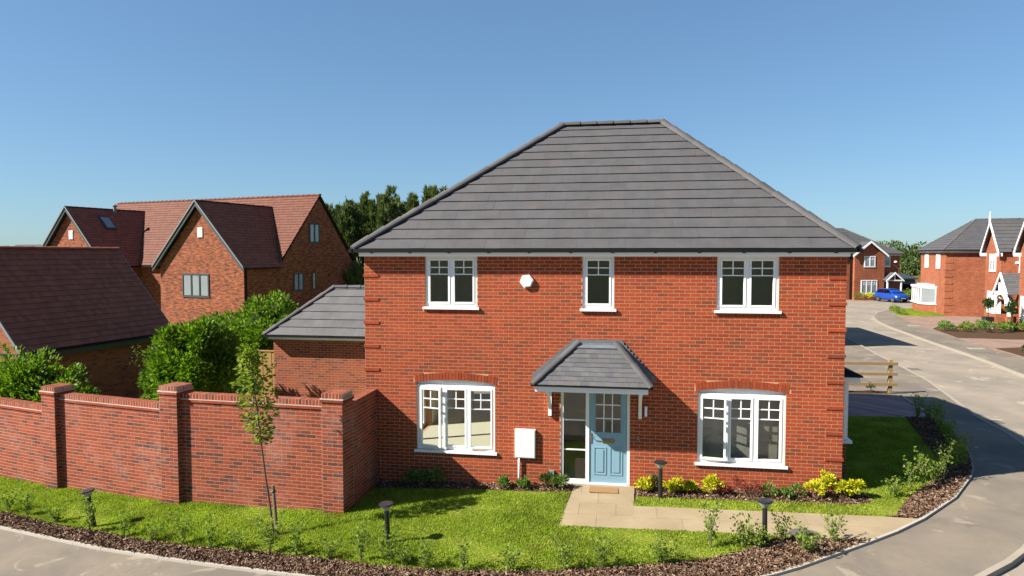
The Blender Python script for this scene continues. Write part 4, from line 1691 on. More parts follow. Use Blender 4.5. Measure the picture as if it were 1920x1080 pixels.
for sg in (1, -1):
    e0, e1 = V(pxf - .1, yc + sg * 1.42, 2.28), V(.9, yc + sg * 1.42, 2.28)
    t0, t1 = V(pxf - .1, yc, 3.62), V(.9, yc, 3.62)
    slope(porch, [e1, e0, t0, t1] if sg > 0 else [e0, e1, t1, t0], 'tile_slate', .2, .2, h=.02)
m = MB()
m.tube([(pxf - .05, py0 - .12, 2.2), (pxf + .2, py0 - .12, 2.0), (pxf + .2, py0 - .12, 0)], .05, 8)
m.build('downpipe', 'gutter_black', porch)

ha = thing('far_house', 'far brick house with white gable and small porch behind the blue car', 'house', (35.31, 65.09, 0), rz=.1595)
m = MB()
m.box(-10, 0, 0, 7.5, -.3, 4.7)
m.box(-5.1, -1.9, -.5, 0, -.3, 4.7)
m.prism([(-5.1, -.5, 4.7), (-1.9, -.5, 4.7), (-3.5, -.5, 6.0)], (0, 3, 0))
m.build('wall', 'far_brick_orange', ha)
rfa = hip_roof(ha, -10.3, .3, -.3, 7.8, 4.9, (V(-6.6, 3.75, 7.75), V(-4.4, 3.75, 7.75)))
for sg in (1, -1):
    e0, e1 = V(-3.5 + sg * 1.85, -.75, 4.72), V(-3.5 + sg * 1.85, .1, 4.72)
    t0, t1 = V(-3.5, -.75, 6.2), V(-3.5, 1.9, 6.2)
    slope(rfa, [e0, e1, t1, t0] if sg > 0 else [e1, e0, t0, t1], 'tile_grey', .345, .33, h=.03)
    m = MB()
    m.prism([(-3.5 + sg * 1.9, -.8, 4.5), (-3.5, -.8, 6.05), (-3.5, -.8, 6.28), (-3.5 + sg * 1.9, -.8, 4.74)], (0, .06, 0))
    m.build('barge_board', 'upvc', rfa)
window(ha, V(-4.1, -.5, 3.5), EX, V(0, -1, 0), 1.2, 1.15, [1, 1], **FWW)
window(ha, V(-1.7, 0, 3.52), EX, V(0, -1, 0), .66, 1.1, [1], **FWW)
window(ha, V(-4.4, -.5, .62), EX, V(0, -1, 0), 1.75, 1.45, [1, 1, 1], **FWW)
m = MB()
m.lathe((-.5, -.06, 3.95), [(.001, .2), (.12, .17), (.17, .1), (.17, 0), (.001, 0)], 6)
m.build('alarm_box', 'upvc', ha)
m = MB()
m.box(-1.6, -.65, -.05, 0, 0, 2.05)
m.build('door', 'door_brown', ha)
m = MB()
for x in (-1.85, -.4):
    m.box(x - .06, x + .06, -1.15, -1.03, 0, 2.0)
    m.box(x - .05, x + .05, -1.03, -.01, 1.9, 2.0)
for sg in (1, -1):
    m.prism([(-1.125 + sg * .95, -1.3, 1.9), (-1.125, -1.3, 2.75), (-1.125, -1.3, 2.93), (-1.125 + sg * .95, -1.3, 2.08)], (0, .07, 0))
m.box(-2.0, -.25, -1.2, -1.1, 2.001, 2.12)
m.box(-1.17, -1.08, -1.2, -1.1, 2.121, 2.7)
pa = m.build('porch', 'upvc', ha)
for sg in (1, -1):
    e0, e1 = V(-1.125 + sg * .98, -1.25, 2.05), V(-1.125 + sg * .98, -.01, 2.05)
    t0, t1 = V(-1.125, -1.25, 2.88), V(-1.125, -.01, 2.88)
    slope(pa, [e0, e1, t1, t0] if sg > 0 else [e1, e0, t0, t1], 'tile_slate', .2, .2, h=.02)
m = MB()
m.tube([(-5.35, -.1, 4.7), (-5.35, -.1, 0)], .07, 8)
m.build('downpipe', 'gutter_black', ha)

hn = thing('house_behind', 'brick house hidden behind the main house whose shadow falls on the road', 'house', (11, 26, 0))
m = MB()
m.box(7, 15.1, 22.6, 31.2, -.5, 4.75)
m.build('wall', 'far_brick_orange', hn)
hip_roof(hn, 6.7, 15.5, 22.3, 31.6, 4.9, (V(11.0, 26.4, 7.3), V(11.0, 27.6, 7.3)))

# ------------------------------------------------------------------ beds, paving and lawn across the road
sheet('driveway', [(29.9, 46.2), (26.9, 42.6), (25.7, 36.6), (25.45, 33.2), (24.75, 28.5), (24.25, 24), (24.15, 20), (24.1, 14), (60, 14), (60, 51), (31.5, 51)], .014, 'paver_pink', skirt=.1)
ISL = [(28.2, 47.2), (27.2, 43.4), (28.6, 42.6), (30.6, 43.2), (31.6, 46.9), (31.2, 50.2), (29.6, 50.0)]
BD1 = [(25.5, 33.15), (24.8, 28.3), (27.5, 27.9), (34, 28.6), (36, 31), (36, 34.2), (30.2, 35.4), (26.6, 34.9)]
BD2 = [(24.5, 23.6), (24.3, 20.3), (24.4, 18), (29, 18), (29, 24.6), (26.2, 24.3)]
sheet('lawn', ISL, .04, 'lawn_soil', skirt=.1)
sheet('planting_bed', BD1, .035, 'soil', skirt=.1)
sheet('planting_bed', BD2, .035, 'soil', skirt=.1)
blades('grass', ISL, 900, .09, 'small grass island beside the white bay window across the road')
sheet('driveway', [(24, 61.2), (38, 62.5), (44, 66), (44, 70), (24, 66)], -.07, 'paver_pink', skirt=.05)


# ------------------------------------------------------------------ plants
def foliage(name, mat, parent, P, size, up=.3, aspect=.5, dirs=None, tones=None):
    n = len(P)
    size = np.full(n, size) if np.isscalar(size) else size
    t = np.clip(rng.normal(.5, .25, n), 0, .999) if tones is None else tones
    return soup(name, leaf_quads(P, size, up, aspect, dirs=dirs), 4, t, mat, parent)


def blob_points(c_, rad, n, clumps=60, cr=.28, shell=.75, flat_bottom=True, up=0.):
    """leaf positions: many clumps spread through the outer part of an uneven ellipsoid"""
    c_ = np.array(c_)
    rad = np.array(rad)
    d = rng.normal(size=(clumps, 3))
    d /= np.linalg.norm(d, axis=1)[:, None]
    if flat_bottom:
        d[:, 2] = np.abs(d[:, 2]) * 1.0 - .25 * rng.uniform(0, 1.6, clumps)
    rr_ = rng.uniform(shell, 1.08, clumps)[:, None]
    cc = c_ + d * rad * rr_
    k_ = rng.integers(0, clumps, n)
    q = rng.normal(size=(n, 3))
    q /= np.linalg.norm(q, axis=1)[:, None]
    q *= (rng.uniform(.3, 1, n) ** .5)[:, None]
    s_ = rng.uniform(.6, 1.25, clumps)[k_][:, None]
    P = cc[k_] + q * cr * s_ * rad.mean()
    D = q * .8 + (P - c_) / rad * .5
    return P, D


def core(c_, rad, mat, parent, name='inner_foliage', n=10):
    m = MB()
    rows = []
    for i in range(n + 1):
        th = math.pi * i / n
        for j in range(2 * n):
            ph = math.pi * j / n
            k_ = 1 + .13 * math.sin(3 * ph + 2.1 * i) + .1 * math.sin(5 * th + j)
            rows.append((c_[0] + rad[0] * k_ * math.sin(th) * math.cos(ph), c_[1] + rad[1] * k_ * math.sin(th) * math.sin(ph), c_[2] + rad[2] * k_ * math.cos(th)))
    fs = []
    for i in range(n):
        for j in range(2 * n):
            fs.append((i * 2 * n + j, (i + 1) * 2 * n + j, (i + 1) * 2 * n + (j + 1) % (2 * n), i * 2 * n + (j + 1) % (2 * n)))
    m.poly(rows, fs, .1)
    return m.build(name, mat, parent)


def laurel(label, c_, rad, n, leaf=.13, clumps=70, z0=-.6):
    t = thing('laurel_bush', label, 'bush', (c_[0], c_[1], z0), group='laurel bushes beyond the garden wall')
    P, D = blob_points(c_, rad, n, clumps, .26)
    foliage('foliage', 'leaf_laurel', t, P, leaf, .25, .45, D)
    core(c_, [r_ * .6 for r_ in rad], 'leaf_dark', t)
    m = MB()
    for i in range(4):
        m.tube([(c_[0] + random.uniform(-.2, .2), c_[1] + random.uniform(-.2, .2), z0), (c_[0] + random.uniform(-.5, .5), c_[1] + random.uniform(-.4, .4), c_[2])], [.05, .03], 6)
    m.build('stem', 'bark', t)
    return t


laurel('tall glossy laurel bush between the plum roofed outbuilding and the young tree', (-6.55, 3.6, 1.1), (1.2, 1.15, 1.85), 20000, z0=-.6)
laurel('bright laurel bush with pale top beside the small garage roof', (-6.75, 7.9, 1.5), (1.45, 1.2, 1.9), 14000, z0=-.6)
laurel('laurel bush spilling over the wall at the left end', (-10.2, 1.75, .7), (1.55, .8, 1.5), 14000, .11, z0=-.7)
laurel('laurel bush standing close before the rust brick gable', (-9.3, 9.6, .9), (1.5, 1.2, 1.6), 10000, z0=-.7)


def conifer(label, x, y, z0, h, r_, n=9000, stems=13):
    t = thing('conifer_tree', label, 'tree', (x, y, z0), group='conifers behind the houses')
    m = MB()
    m.tube([(x, y, z0), (x, y, z0 + h * .5), (x, y, z0 + h * .9)], [.28, .18, .04], 8)
    trunk = m.build('trunk', 'bark', t)
    P, D = [], []
    for s_ in range(stems):
        a = 2 * math.pi * s_ / stems + random.uniform(-.4, .4)
        off = r_ * random.uniform(.2, .85) if s_ else 0
        bx, by = x + off * math.cos(a), y + off * math.sin(a)
        hh = h * (random.uniform(.87, 1.0) - .12 * off / r_)
        k_ = n // stems
        u = rng.uniform(0, 1, k_) ** .75
        nb = 150
        ba = rng.uniform(0, 2 * math.pi, nb)
        bu = rng.uniform(.03, .98, nb)
        b = rng.integers(0, nb, k_)
        u = bu[b]
        R_ = r_ * .5 * (1 - u) ** .8 + .08
        tt = rng.uniform(.15, 1, k_) ** .7
        an = ba[b] + rng.normal(0, .1, k_)
        px = bx + np.cos(an) * R_ * tt + rng.normal(0, .05, k_)
        py = by + np.sin(an) * R_ * tt + rng.normal(0, .05, k_)
        pz = z0 + .4 + u * (hh - .6) + tt * R_ * .8 + rng.normal(0, .09, k_)
        P.append(np.stack([px, py, pz], 1))
        D.append(np.stack([np.cos(an) * .7, np.sin(an) * .7, np.full(k_, 1.0)], 1))
    foliage('crown', 'leaf_conifer', t, np.concatenate(P), .36, .25, .17, np.concatenate(D))
    return t


conifer('dark conifer left of the main roof hip, behind the rust gable', -16.3, 38.5, -.8, 10.9, 3.2, 56000)
conifer('tall upright conifer rising behind the lower main roof hip', -13.0, 39.5, -.8, 11.6, 3.2, 58000)
conifer('tallest conifer tip above the left hip of the main roof', -9.7, 41.0, -.8, 11.9, 3.2, 56000)
conifer('conifer top half hidden behind the left roof hip', -6.6, 42.0, -.8, 12.2, 2.8, 40000)
conifer('short conifer at the corner of the rust gable and white fascia', -13.6, 33.5, -.8, 5.4, 1.6, 7000)


def broad_tree(label, x, y, z0, h, r_, n=5000, group='trees beyond the far houses', mat='leaf_wood', leaf=.42):
    t = thing('broadleaf_tree', label, 'tree', (x, y, z0), group=group)
    m = MB()
    m.tube([(x, y, z0), (x + .1, y, z0 + h * .35), (x, y, z0 + h * .7)], [.3, .22, .08], 8)
    for i in range(5):
        a = 2 * math.pi * i / 5
        m.tube([(x, y, z0 + h * .35), (x + math.cos(a) * r_ * .5, y + math.sin(a) * r_ * .5, z0 + h * .62)], [.12, .04], 6)
    m.build('trunk', 'bark', t)
    P, D = blob_points((x, y, z0 + h * .58), (r_, r_, h * .42), n, 55, .3, .45, False)
    foliage('crown', mat, t, P, leaf, .2, .6, D)
    return t


F0 = V(math.sin(YAW), math.cos(YAW), 0)
RT = V(math.cos(YAW), -math.sin(YAW), 0)


def far_at(px, depth):
    p_ = CAM + F0 * depth + RT * ((px - 960) / 1280 * depth)
    return p_.x, p_.y


for i, (px, dp, h, r_, lb) in enumerate(((1668, 128, 8.2, 4.2, 'rounded tree beside the far house gable end'), (1697, 122, 7.9, 3.6, 'bushy tree between the far house and the corner house, above the shed'), (1722, 130, 7.4, 4.0, 'low bushy tree just left of the corner house eaves'), (1755, 135, 7.0, 4.4, 'tree mostly hidden behind the corner house'), (1645, 140, 7.2, 4.2, 'tree crown mostly hidden behind the far house roof'))):
    x, y = far_at(px, dp)
    broad_tree(lb, x, y, -1.6, h, r_, 5500)
x, y = far_at(1706, 118)
for i in range(5):
    x, y = far_at(1684 + i * 12, 108 + (i % 2) * 3)
    t = thing('hedge_bush', ['dark hedge bush nearest the far house beyond the timber fence', 'second dark hedge bush from the far house beyond the fence', 'middle dark hedge bush beyond the timber fence', 'fourth dark hedge bush from the far house beyond the fence', 'dark hedge bush nearest the corner house beyond the fence'][i], 'bush', (x, y, -1.6), group='hedge bushes beyond the timber fence')
    P, D = blob_points((x, y, .9), (1.2, 1.2, 2.6), 1500, 30, .35, .5, False)
    foliage('foliage', 'leaf_wood', t, P, .38, .2, .6, D)


# the staked young tree on the lawn
ty = thing('young_tree', 'young staked tree with narrow leafy crown in front of the garden wall', 'tree', (-.72, -2.84, G(-.72, -2.84)))
b0 = V(-.72, -2.84, G(-.72, -2.84))
TP = [b0, b0 + V(-.06, 0, .55), b0 + V(-.14, 0, 1.1), b0 + V(-.22, 0, 1.75), b0 + V(-.30, 0.02, 2.4), b0 + V(-.42, .03, 3.1), b0 + V(-.50, .03, 3.62)]
m = MB()
m.tube(TP, [.022, .019, .017, .014, .011, .007, .003], 8)
tk = m.build('trunk', 'bark', ty)
m = MB()
P, D = [], []
for i in range(46):
    u = i / 46
    z = 1.72 + u * 1.75
    k_ = (z - 1.75) / (3.62 - 1.75)
    s0 = TP[3].lerp(TP[6], max(0, k_))
    a = i * 2.4
    L = (.40 * math.sin(math.pi * min(1, (k_ + .18) / 1.12)) ** .8 + .05) * random.uniform(.75, 1.2)
    e = s0 + V(math.cos(a) * L * .62, math.sin(a) * L * .62, L * .75)
    m.tube([s0, s0.lerp(e, .5) + V(0, 0, -.02), e], [.006, .004, .002], 5)
    for q in range(25):
        w = random.uniform(.2, 1.08)
        p_ = s0.lerp(e, w) + V(random.gauss(0, .045), random.gauss(0, .045), random.gauss(0, .05))
        P.append(tuple(p_))
        D.append((math.cos(a), math.sin(a), .1))
m.build('branches', 'bark', ty)
foliage('crown', 'leaf_young', ty, np.array(P), .085, -.1, .62, np.array(D))
m = MB()
sx, sy = -.655, -2.82
m.tube([(sx, sy, G(sx, sy) - .1), (sx - .075, sy, .50)], [.034, .03], 10)
m.tube([(sx - .075, sy, .50), (sx - .075, sy, .512)], [.03, .024], 10)
st_ = tag(m.build('tree_stake', 'stake_wood'), 'round timber stake tied to the young tree', 'stake')
m = MB()
m.tube([(sx - .12, sy - .03, .40), (sx - .06, sy - .04, .41), (sx - .03, sy, .41), (sx - .06, sy + .03, .41), (sx - .13, sy + .02, .40)], .012, 6)
m.build('tie', 'pot_black', st_)

# slender hedge whips set along the bark beds
WH = []


def whip_proto(seed, h, nst, lean, leafn, leaf, sparse=1.):
    random.seed(seed)
    t = thing('hedge_whip', 'x', 'shrub', (0, 0, 0))
    OFF[t.name] = (0, 0, 0)
    m = MB()
    P, D = [], []
    for i in range(nst):
        a = 2 * math.pi * i / nst + random.uniform(-.5, .5)
        hh = h * random.uniform(.65, 1.05)
        ln = lean * random.uniform(.4, 1.3)
        pts = [V(0, 0, -.03)]
        for q in range(1, 5):
            u = q / 4
            pts.append(V(math.cos(a) * ln * u ** 1.3 * hh + random.gauss(0, .012), math.sin(a) * ln * u ** 1.3 * hh + random.gauss(0, .012), hh * u))
        m.tube(pts, [.006, .005, .004, .003, .0015], 5)
        for q in range(leafn):
            u = random.uniform(.18, 1.0)
            k_ = min(3, int(u * 4))
            p_ = pts[k_].lerp(pts[k_ + 1], u * 4 - k_)
            P.append(tuple(p_ + V(random.gauss(0, .04), random.gauss(0, .04), random.gauss(0, .015)) * sparse))
            D.append((random.gauss(0, 1), random.gauss(0, 1), .5))
    m.build('stem', 'bark_pale', t)
    foliage('leaves', 'leaf_hedge', t, np.array(P), leaf, .3, .6, np.array(D))
    return t


PROTO = [whip_proto(1, .66, 6, .36, 44, .055), whip_proto(2, .56, 5, .5, 44, .052), whip_proto(3, .85, 5, .24, 44, .052), whip_proto(4, .44, 7, .55, 38, .052)]
random.seed(21)
WPOS = [(-7.07, -2.2), (-6.52, -2.3), (-5.57, -2.6), (-4.5, -2.95), (-3.63, -3.1), (-2.92, -3.24), (-2.26, -3.32), (-1.62, -3.42), (-1.07, -3.46), (-.43, -3.5), (.09, -3.55), (.74, -3.64), (1.34, -3.7), (1.85, -3.72), (2.11, -3.76), (2.51, -3.84), (3.14, -3.86), (3.93, -3.82), (4.79, -3.72), (5.39, -3.6), (6.33, -3.34), (7.19, -2.7), (7.73, -2.6), (7.97, -2.62), (8.42, -2.36), (9.28, -2.3), (8.75, -2.75)]
WLAB = ['first hedge shrub of the bark strip at the left frame edge', 'second leafy hedge shrub from the left frame edge', 'hedge shrub left of the leftmost bollard light', 'hedge shrub clinging around the leftmost bollard light', 'hedge shrub just right of the leftmost bollard light', 'second hedge shrub right of the leftmost bollard light', 'third hedge shrub right of the leftmost bollard light', 'fourth hedge shrub right of the leftmost bollard light', 'hedge shrub left of the young tree stake', 'hedge shrub just right of the young tree foot', 'hedge shrub in front of the garden wall end pier', 'hedge shrub left of the bollard below the meter box window', 'hedge shrub touching the left side of the bollard light on the centre lawn edge', 'hedge shrub touching the right side of the bollard light on the centre lawn edge', 'hedge shrub just right of the bollard light on the centre lawn edge', 'hedge shrub below the lower left window', 'hedge shrub on the lawn edge below the meter box', 'hedge shrub on the bottom edge below the path corner', 'hedge shrub on the bottom edge below the doormat', 'hedge shrub on the bottom edge right of the doormat', 'hedge shrub at the lawn tip below the path', 'leafy whip against the path left of the right front bollard', 'thin whip close left of the right front bollard', 'thin whip touching the right front bollard', 'bushy whip just right of the right front bollard', 'spreading whip by the manhole cover at the path edge', 'low green whip in the bark below the manhole cover']
WR_ = [(11.02, -.1), (11.45, .2), (11.77, .45), (12.13, .8), (12.43, 1.05), (12.9, 1.7), (13.2, 2.0), (13.4, 2.6), (14.1, 6.62), (14.35, 6.5), (14.35, 5.9), (14.1, 5.2), (13.9, 4.4), (13.65, 3.6)]
WRL = ['low shrub at the lawn corner nearest the yellow plants', 'second shrub up the right bark bed from the path', 'third shrub up the right bark bed from the path', 'fourth sunlit shrub up the right bark bed', 'fifth tall sunlit shrub of the right bark bed', 'sixth sunlit shrub beside the curved white edging', 'sunlit shrub at the bend of the white edging', 'last sunlit shrub before the house shadow', 'shaded shrub at the driveway corner', 'shaded shrub beside the driveway corner shrub', 'shaded shrub third from the driveway along the edging', 'shaded shrub in the middle of the right bark bed', 'shaded shrub fourth from the driveway corner', 'shaded shrub next to the sunlit shrubs']
used = set()
for i, ((x, y), lb) in enumerate(list(zip(WPOS, WLAB)) + list(zip(WR_, WRL))):
    right = i >= len(WPOS)
    kx = (2 if i % 3 else 0) if right else [0, 1, 3, 2, 1, 3, 0, 1, 3][i % 9]
    if lb.startswith('low'):
        kx = 3
    src = PROTO[kx]
    t = src if kx not in used else copy_tree(src)
    used.add(kx)
    t.location = (x, y, G(x, y) + .02)
    s_ = random.uniform(.85, 1.15) * (1.12 if right and i > len(WPOS) + 2 else 1)
    t.scale = (s_, s_, s_)
    t.rotation_euler = (0, 0, random.uniform(0, 6.28))
    tag(t, lb, 'shrub', 'young hedge shrubs along the bark beds')


def bed_plant(name, label, x, y, h, w, mat, n, leaf, group, aspect=.5, clumps=14):
    z = G(x, y) + .02
    t = thing(name, label, 'plant', (x, y, z), group=group)
    P, D = blob_points((x, y, z + h * .55), (w, w, h * .45), n, clumps, .36, .5)
    P[:, 2] = np.maximum(P[:, 2], z + .02)
    foliage('leaves', mat, t, P, leaf, .35, aspect, D)
    m = MB()
    for i in range(4):
        m.tube([(x, y, z - .03), (x + random.gauss(0, w * .4), y + random.gauss(0, w * .4), z + h * .6)], [.006, .003], 5)
    m.build('stem', 'bark', t)


for x, y, h, w, lb in ((6.15, -.30, .30, .13, 'yellow leaved plant nearest the door, left of the bollard'), (6.66, -.36, .26, .12, 'yellow leaved plant just right of the bollard by the door'), (6.82, -.22, .27, .10, 'small yellow leaved plant behind its neighbour right of the bollard'), (7.10, -.3, .24, .10, 'yellow green plant second right of the bollard'), (7.51, -.28, .40, .16, 'round yellow leaved plant under the left edge of the right window'), (9.50, -.36, .38, .17, 'large yellow leaved plant under the right edge of the right window'), (9.74, -.2, .48, .14, 'tallest yellow leaved plant by the right house corner'), (10.02, -.32, .36, .12, 'yellow leaved plant exactly at the right house corner'), (10.27, -.28, .42, .12, 'outermost yellow leaved plant past the right house corner')):
    bed_plant('golden_plant', lb, x, y, h, w, 'leaf_yellow', 520, .065, 'golden plants in the right bed')
for x, y, h, w, lb in ((6.36, -.22, .34, .12, 'dark green shrub directly behind the bollard by the door'), (8.62, -.28, .24, .12, 'small green plant under the middle of the right window'), (8.90, -.4, .22, .11, 'low green plant behind the right front bollard head'), (9.17, -.3, .27, .12, 'green plant left of the large yellow plant')):
    bed_plant('green_plant', lb, x, y, h, w, 'leaf_dark' if 'dark' in lb else 'leaf_green', 320, .06, 'green plants in the right bed', .35)
for x, y, h, w, lb in ((7.72, -.35, .22, .13, 'red leaved plant right of the round yellow plant'), (8.06, -.25, .36, .15, 'feathery red plant under the right window'), (8.36, -.33, .26, .13, 'red plant left of the small green one')):
    bed_plant('red_plant', lb, x, y, h, w, 'leaf_red', 260, .05, 'red plants in the right bed', .3)
for x, y, h, w, lb in ((1.09, -.25, .34, .15, 'shaded plant nearest the garden wall corner'), (1.30, -.28, .36, .15, 'second shaded plant from the garden wall corner'), (1.50, -.22, .28, .12, 'third shaded plant from the garden wall corner'), (1.70, -.25, .38, .14, 'fourth shaded plant at the shadow edge'), (3.19, -.26, .22, .13, 'low green plant left of the meter box pipe'), (3.62, -.28, .24, .13, 'low green plant right of the meter box pipe'), (4.13, -.25, .32, .14, 'dark green plant below the small grey vent'), (4.38, -.3, .30, .16, 'green plant touching the side light of the door')):
    bed_plant('green_plant', lb, x, y, h, w, 'leaf_dark' if 'dark' in lb else 'leaf_green', 360, .07, 'green plants in the left bed', .35)
# shrubs of the beds across the road
random.seed(5)
n_ = 0
ORD = ['first', 'second', 'third', 'fourth', 'fifth', 'sixth', 'seventh', 'eighth', 'ninth', 'tenth', 'eleventh', 'twelfth', 'thirteenth', 'fourteenth', 'fifteenth', 'sixteenth', 'seventeenth', 'eighteenth', 'nineteenth', 'twentieth', 'twenty-first', 'twenty-second']
pts = []
for i in range(22):
    u = i / 21
    pts.append((25.7 + u * 7.6 + random.uniform(-.2, .2), 32.8 - u * 1.2 + (i % 3 - 1) * 1.1 + random.uniform(-.2, .2)))
pts.sort(key=lambda p: ((p[0] - CAM.x) * RT.x + (p[1] - CAM.y) * RT.y) / ((p[0] - CAM.x) * F0.x + (p[1] - CAM.y) * F0.y))
for i, (x, y) in enumerate(pts):
    bed_plant('border_shrub', ORD[i] + ' small shrub from the left in the bed before the gabled house', x, y, random.uniform(.35, .7), random.uniform(.3, .5), 'leaf_green' if i % 3 else 'leaf_hedge', 300, .11, 'border shrubs before the gabled house')
for i in range(6):
    x, y = 24.9 + .55 * i, 21.6 + .25 * i
    bed_plant('border_shrub', ORD[i] + ' shrub from the left in the bed at the right frame edge', x, y, random.uniform(.35, .6), .3, 'leaf_dark', 200, .1, 'border shrubs at the right frame edge')
for i in range(7):
    x, y = 27.5 + .18 * i, 43.6 + .75 * i
    bed_plant('border_shrub', ORD[i] + ' nearest shrub round the grass island by the white bay window', x, y, random.uniform(.3, .5), .35, 'leaf_hedge', 200, .1, 'border shrubs round the grass island')
for i in range(4):
    x, y = 10.9 + i * 1.1, 10.35 + i * .09
    bed_plant('green_plant', ORD[i] + ' small dark plant from the house along the post and rail fence', x, y, .4, .1, 'leaf_dark', 160, .06, 'plants under the post and rail fence')
for i, (px, dp) in enumerate(((1611, 72.6), (1628, 72.6), (1637, 72.8))):
    x, y = far_at(px, dp)
    bed_plant('border_shrub', ORD[i] + ' shrub from the left below the far house window', x, y, .7, .5, 'leaf_hedge' if i != 1 else 'leaf_yellow', 200, .15, 'shrubs below the far house window')
x, y = far_at(1703, 70)
bed_plant('border_shrub', 'pale leafy shrub right of the blue car', x, y, 1.1, .7, 'leaf_hedge', 400, .16, 'border shrubs round the grass island')
# weed on the outbuilding wall
bed_plant('climbing_weed', 'pale wispy stem of a weed in front of the outbuilding wall', -10.0, 5.6, 3.1, .12, 'leaf_hedge', 60, .07, 'weeds by the outbuilding', .4, 6)


for x, y, lb in ((25.2, 35.2, 'pale rectangular access cover in the far pavement by the shrub bed'), (23.6, 23.6, 'pale rectangular access cover in the pavement across the road')):
    m = MB()
    m.box(x - .35, x + .35, y - .25, y + .25, G(x, y) - .02, G(x, y) + .012)
    cv = tag(m.build('access_cover', 'concrete_edge'), lb, 'access cover', 'access covers across the road')
    m = MB()
    m.box(x - .29, x + .29, y - .19, y + .19, G(x, y) + .0121, G(x, y) + .016)
    m.build('lid', 'kerb_stone', cv)
for x, y, lb in ((16.15, 7.3, 'iron gully grate by the kerb in the house shadow'), (17.75, 16.9, 'iron gully grate by the kerb beyond the rail fence')):
    t = thing('gully_grate', lb, 'drain', (x + .3, y, G(x, y) - .09), 'gully grates along the road')
    m = MB()
    m.box(x + .08, x + .52, y - .22, y + .22, G(x, y) - .12, G(x, y) - .084)
    m.build('frame', 'iron', t)
    for q in range(5):
        m = MB()
        m.box(x + .11 + q * .08, x + .15 + q * .08, y - .18, y + .18, G(x, y) - .0839, G(x, y) - .076)
        m.build('bar', 'iron', t)

# ------------------------------------------------------------------ bollard lights
def bollard():
    t = thing('bollard_light', 'x', 'bollard light', (0, 0, 0), 'bollard lights in the front garden')
    m = MB()
    m.lathe((0, 0, 0), [(.042, -.05), (.042, .62), (.046, .622), (.046, .635)], 18)
    m.build('post', 'bollard_black', t, smooth=False)
    m = MB()
    m.lathe((0, 0, 0), [(.046, .635), (.060, .655), (.115, .725), (.122, .735)], 20)
    m.build('lens', 'bollard_lens', t, smooth=True)
    m = MB()
    m.lathe((0, 0, 0), [(.122, .735), (.132, .738), (.132, .756), (.125, .760), (.11, .761), (.001, .761)], 20, mi=0)
    cap_ = m.build('cap', 'bollard_black', t)
    m = MB()
    m.lathe((0, 0, 0), [(.112, .7615), (.10, .764), (.001, .764)], 20)
    m.build('solar_panel', 'bollard_panel', cap_)
    return t


bp = bollard()
for i, (x, y, lb) in enumerate(((-4.59, -2.72, 'leftmost black bollard light overgrown by hedge shrubs before the wall'), (1.57, -3.01, 'black bollard light standing on the centre lawn edge'), (6.46, -.61, 'black bollard light in the bed right of the blue door'), (8.12, -2.43, 'black bollard light at the bark bed beside the slab path'))):
    t = bp if i == 0 else copy_tree(bp)
    t.location = (x, y, G(x, y) + .02)
    t.rotation_euler = (R([4, 2, 0, 0][i]), R([-7, -3, 0, 1][i]), i * .7)
    tag(t, lb, 'bollard light', 'bollard lights in the front garden')

# ------------------------------------------------------------------ post and rail fence, timber fence, shed
pf = thing('rail_fence', 'pale timber post and rail fence beside the driveway', 'fence', (14.8, 10.7, 0))
fx = V(-1, -.085, 0).normalized()
for q in range(3):
    p_ = V(14.84, 10.71, 0) + fx * (1.75 * q)
    m = MB()
    m.frame_box(p_, fx, V(-fx.y, fx.x, 0), EZ, (-.06, .06, -.05, .05, -.3, 1.17))
    m.build('post', 'fence_wood', pf)
for z in (.28, .64, 1.0):
    m = MB()
    m.frame_box(V(14.84, 10.71, z), fx, V(-fx.y, fx.x, 0), EZ, (-.22, 4.3, .052, .092, 0, .1))
    m.build('rail', 'fence_wood', pf)
tf = thing('timber_fence', 'orange timber panel fence under the trees at the end of the road', 'fence', (*far_at(1706, 95), -.5))
x0, y0 = far_at(1672, 95)
for i in range(30):
    p_ = V(x0, y0, 0) + RT * (i * .22)
    m = MB()
    m.frame_box(p_, RT, F0, EZ, (0, .21, 0, .03, -.6, 1.85))
    m.build('board', 'fence_panel', tf)
for i in range(4):
    p_ = V(x0, y0, 0) + RT * (i * 2.1)
    m = MB()
    m.frame_box(p_, RT, -F0, EZ, (0, .14, .001, .1, -.6, 1.95))
    m.build('post', 'fence_panel', tf)
sx_, sy_ = far_at(1684, 80)
sh = thing('shed', 'brown timber garden shed with dark sloping roof behind the blue car', 'shed', (sx_, sy_, 0), rz=.1595)
for i in range(14):
    m = MB()
    m.box(-.2 + i * .16, -.2 + i * .16 + .152, 0, .03, -.1, 1.9)
    m.build('board', 'shed_wood', sh)
m = MB()
m.box(-.2, 2.05, .031, 3, -.1, 1.895)
m.build('wall', 'shed_wood', sh)
m = MB()
m.prism([(-.4, -.2, 1.92), (2.3, -.2, 1.92), (2.3, 3.1, 2.4), (-.4, 3.1, 2.4)], (0, 0, .12))
m.build('roof', 'anthracite', sh)

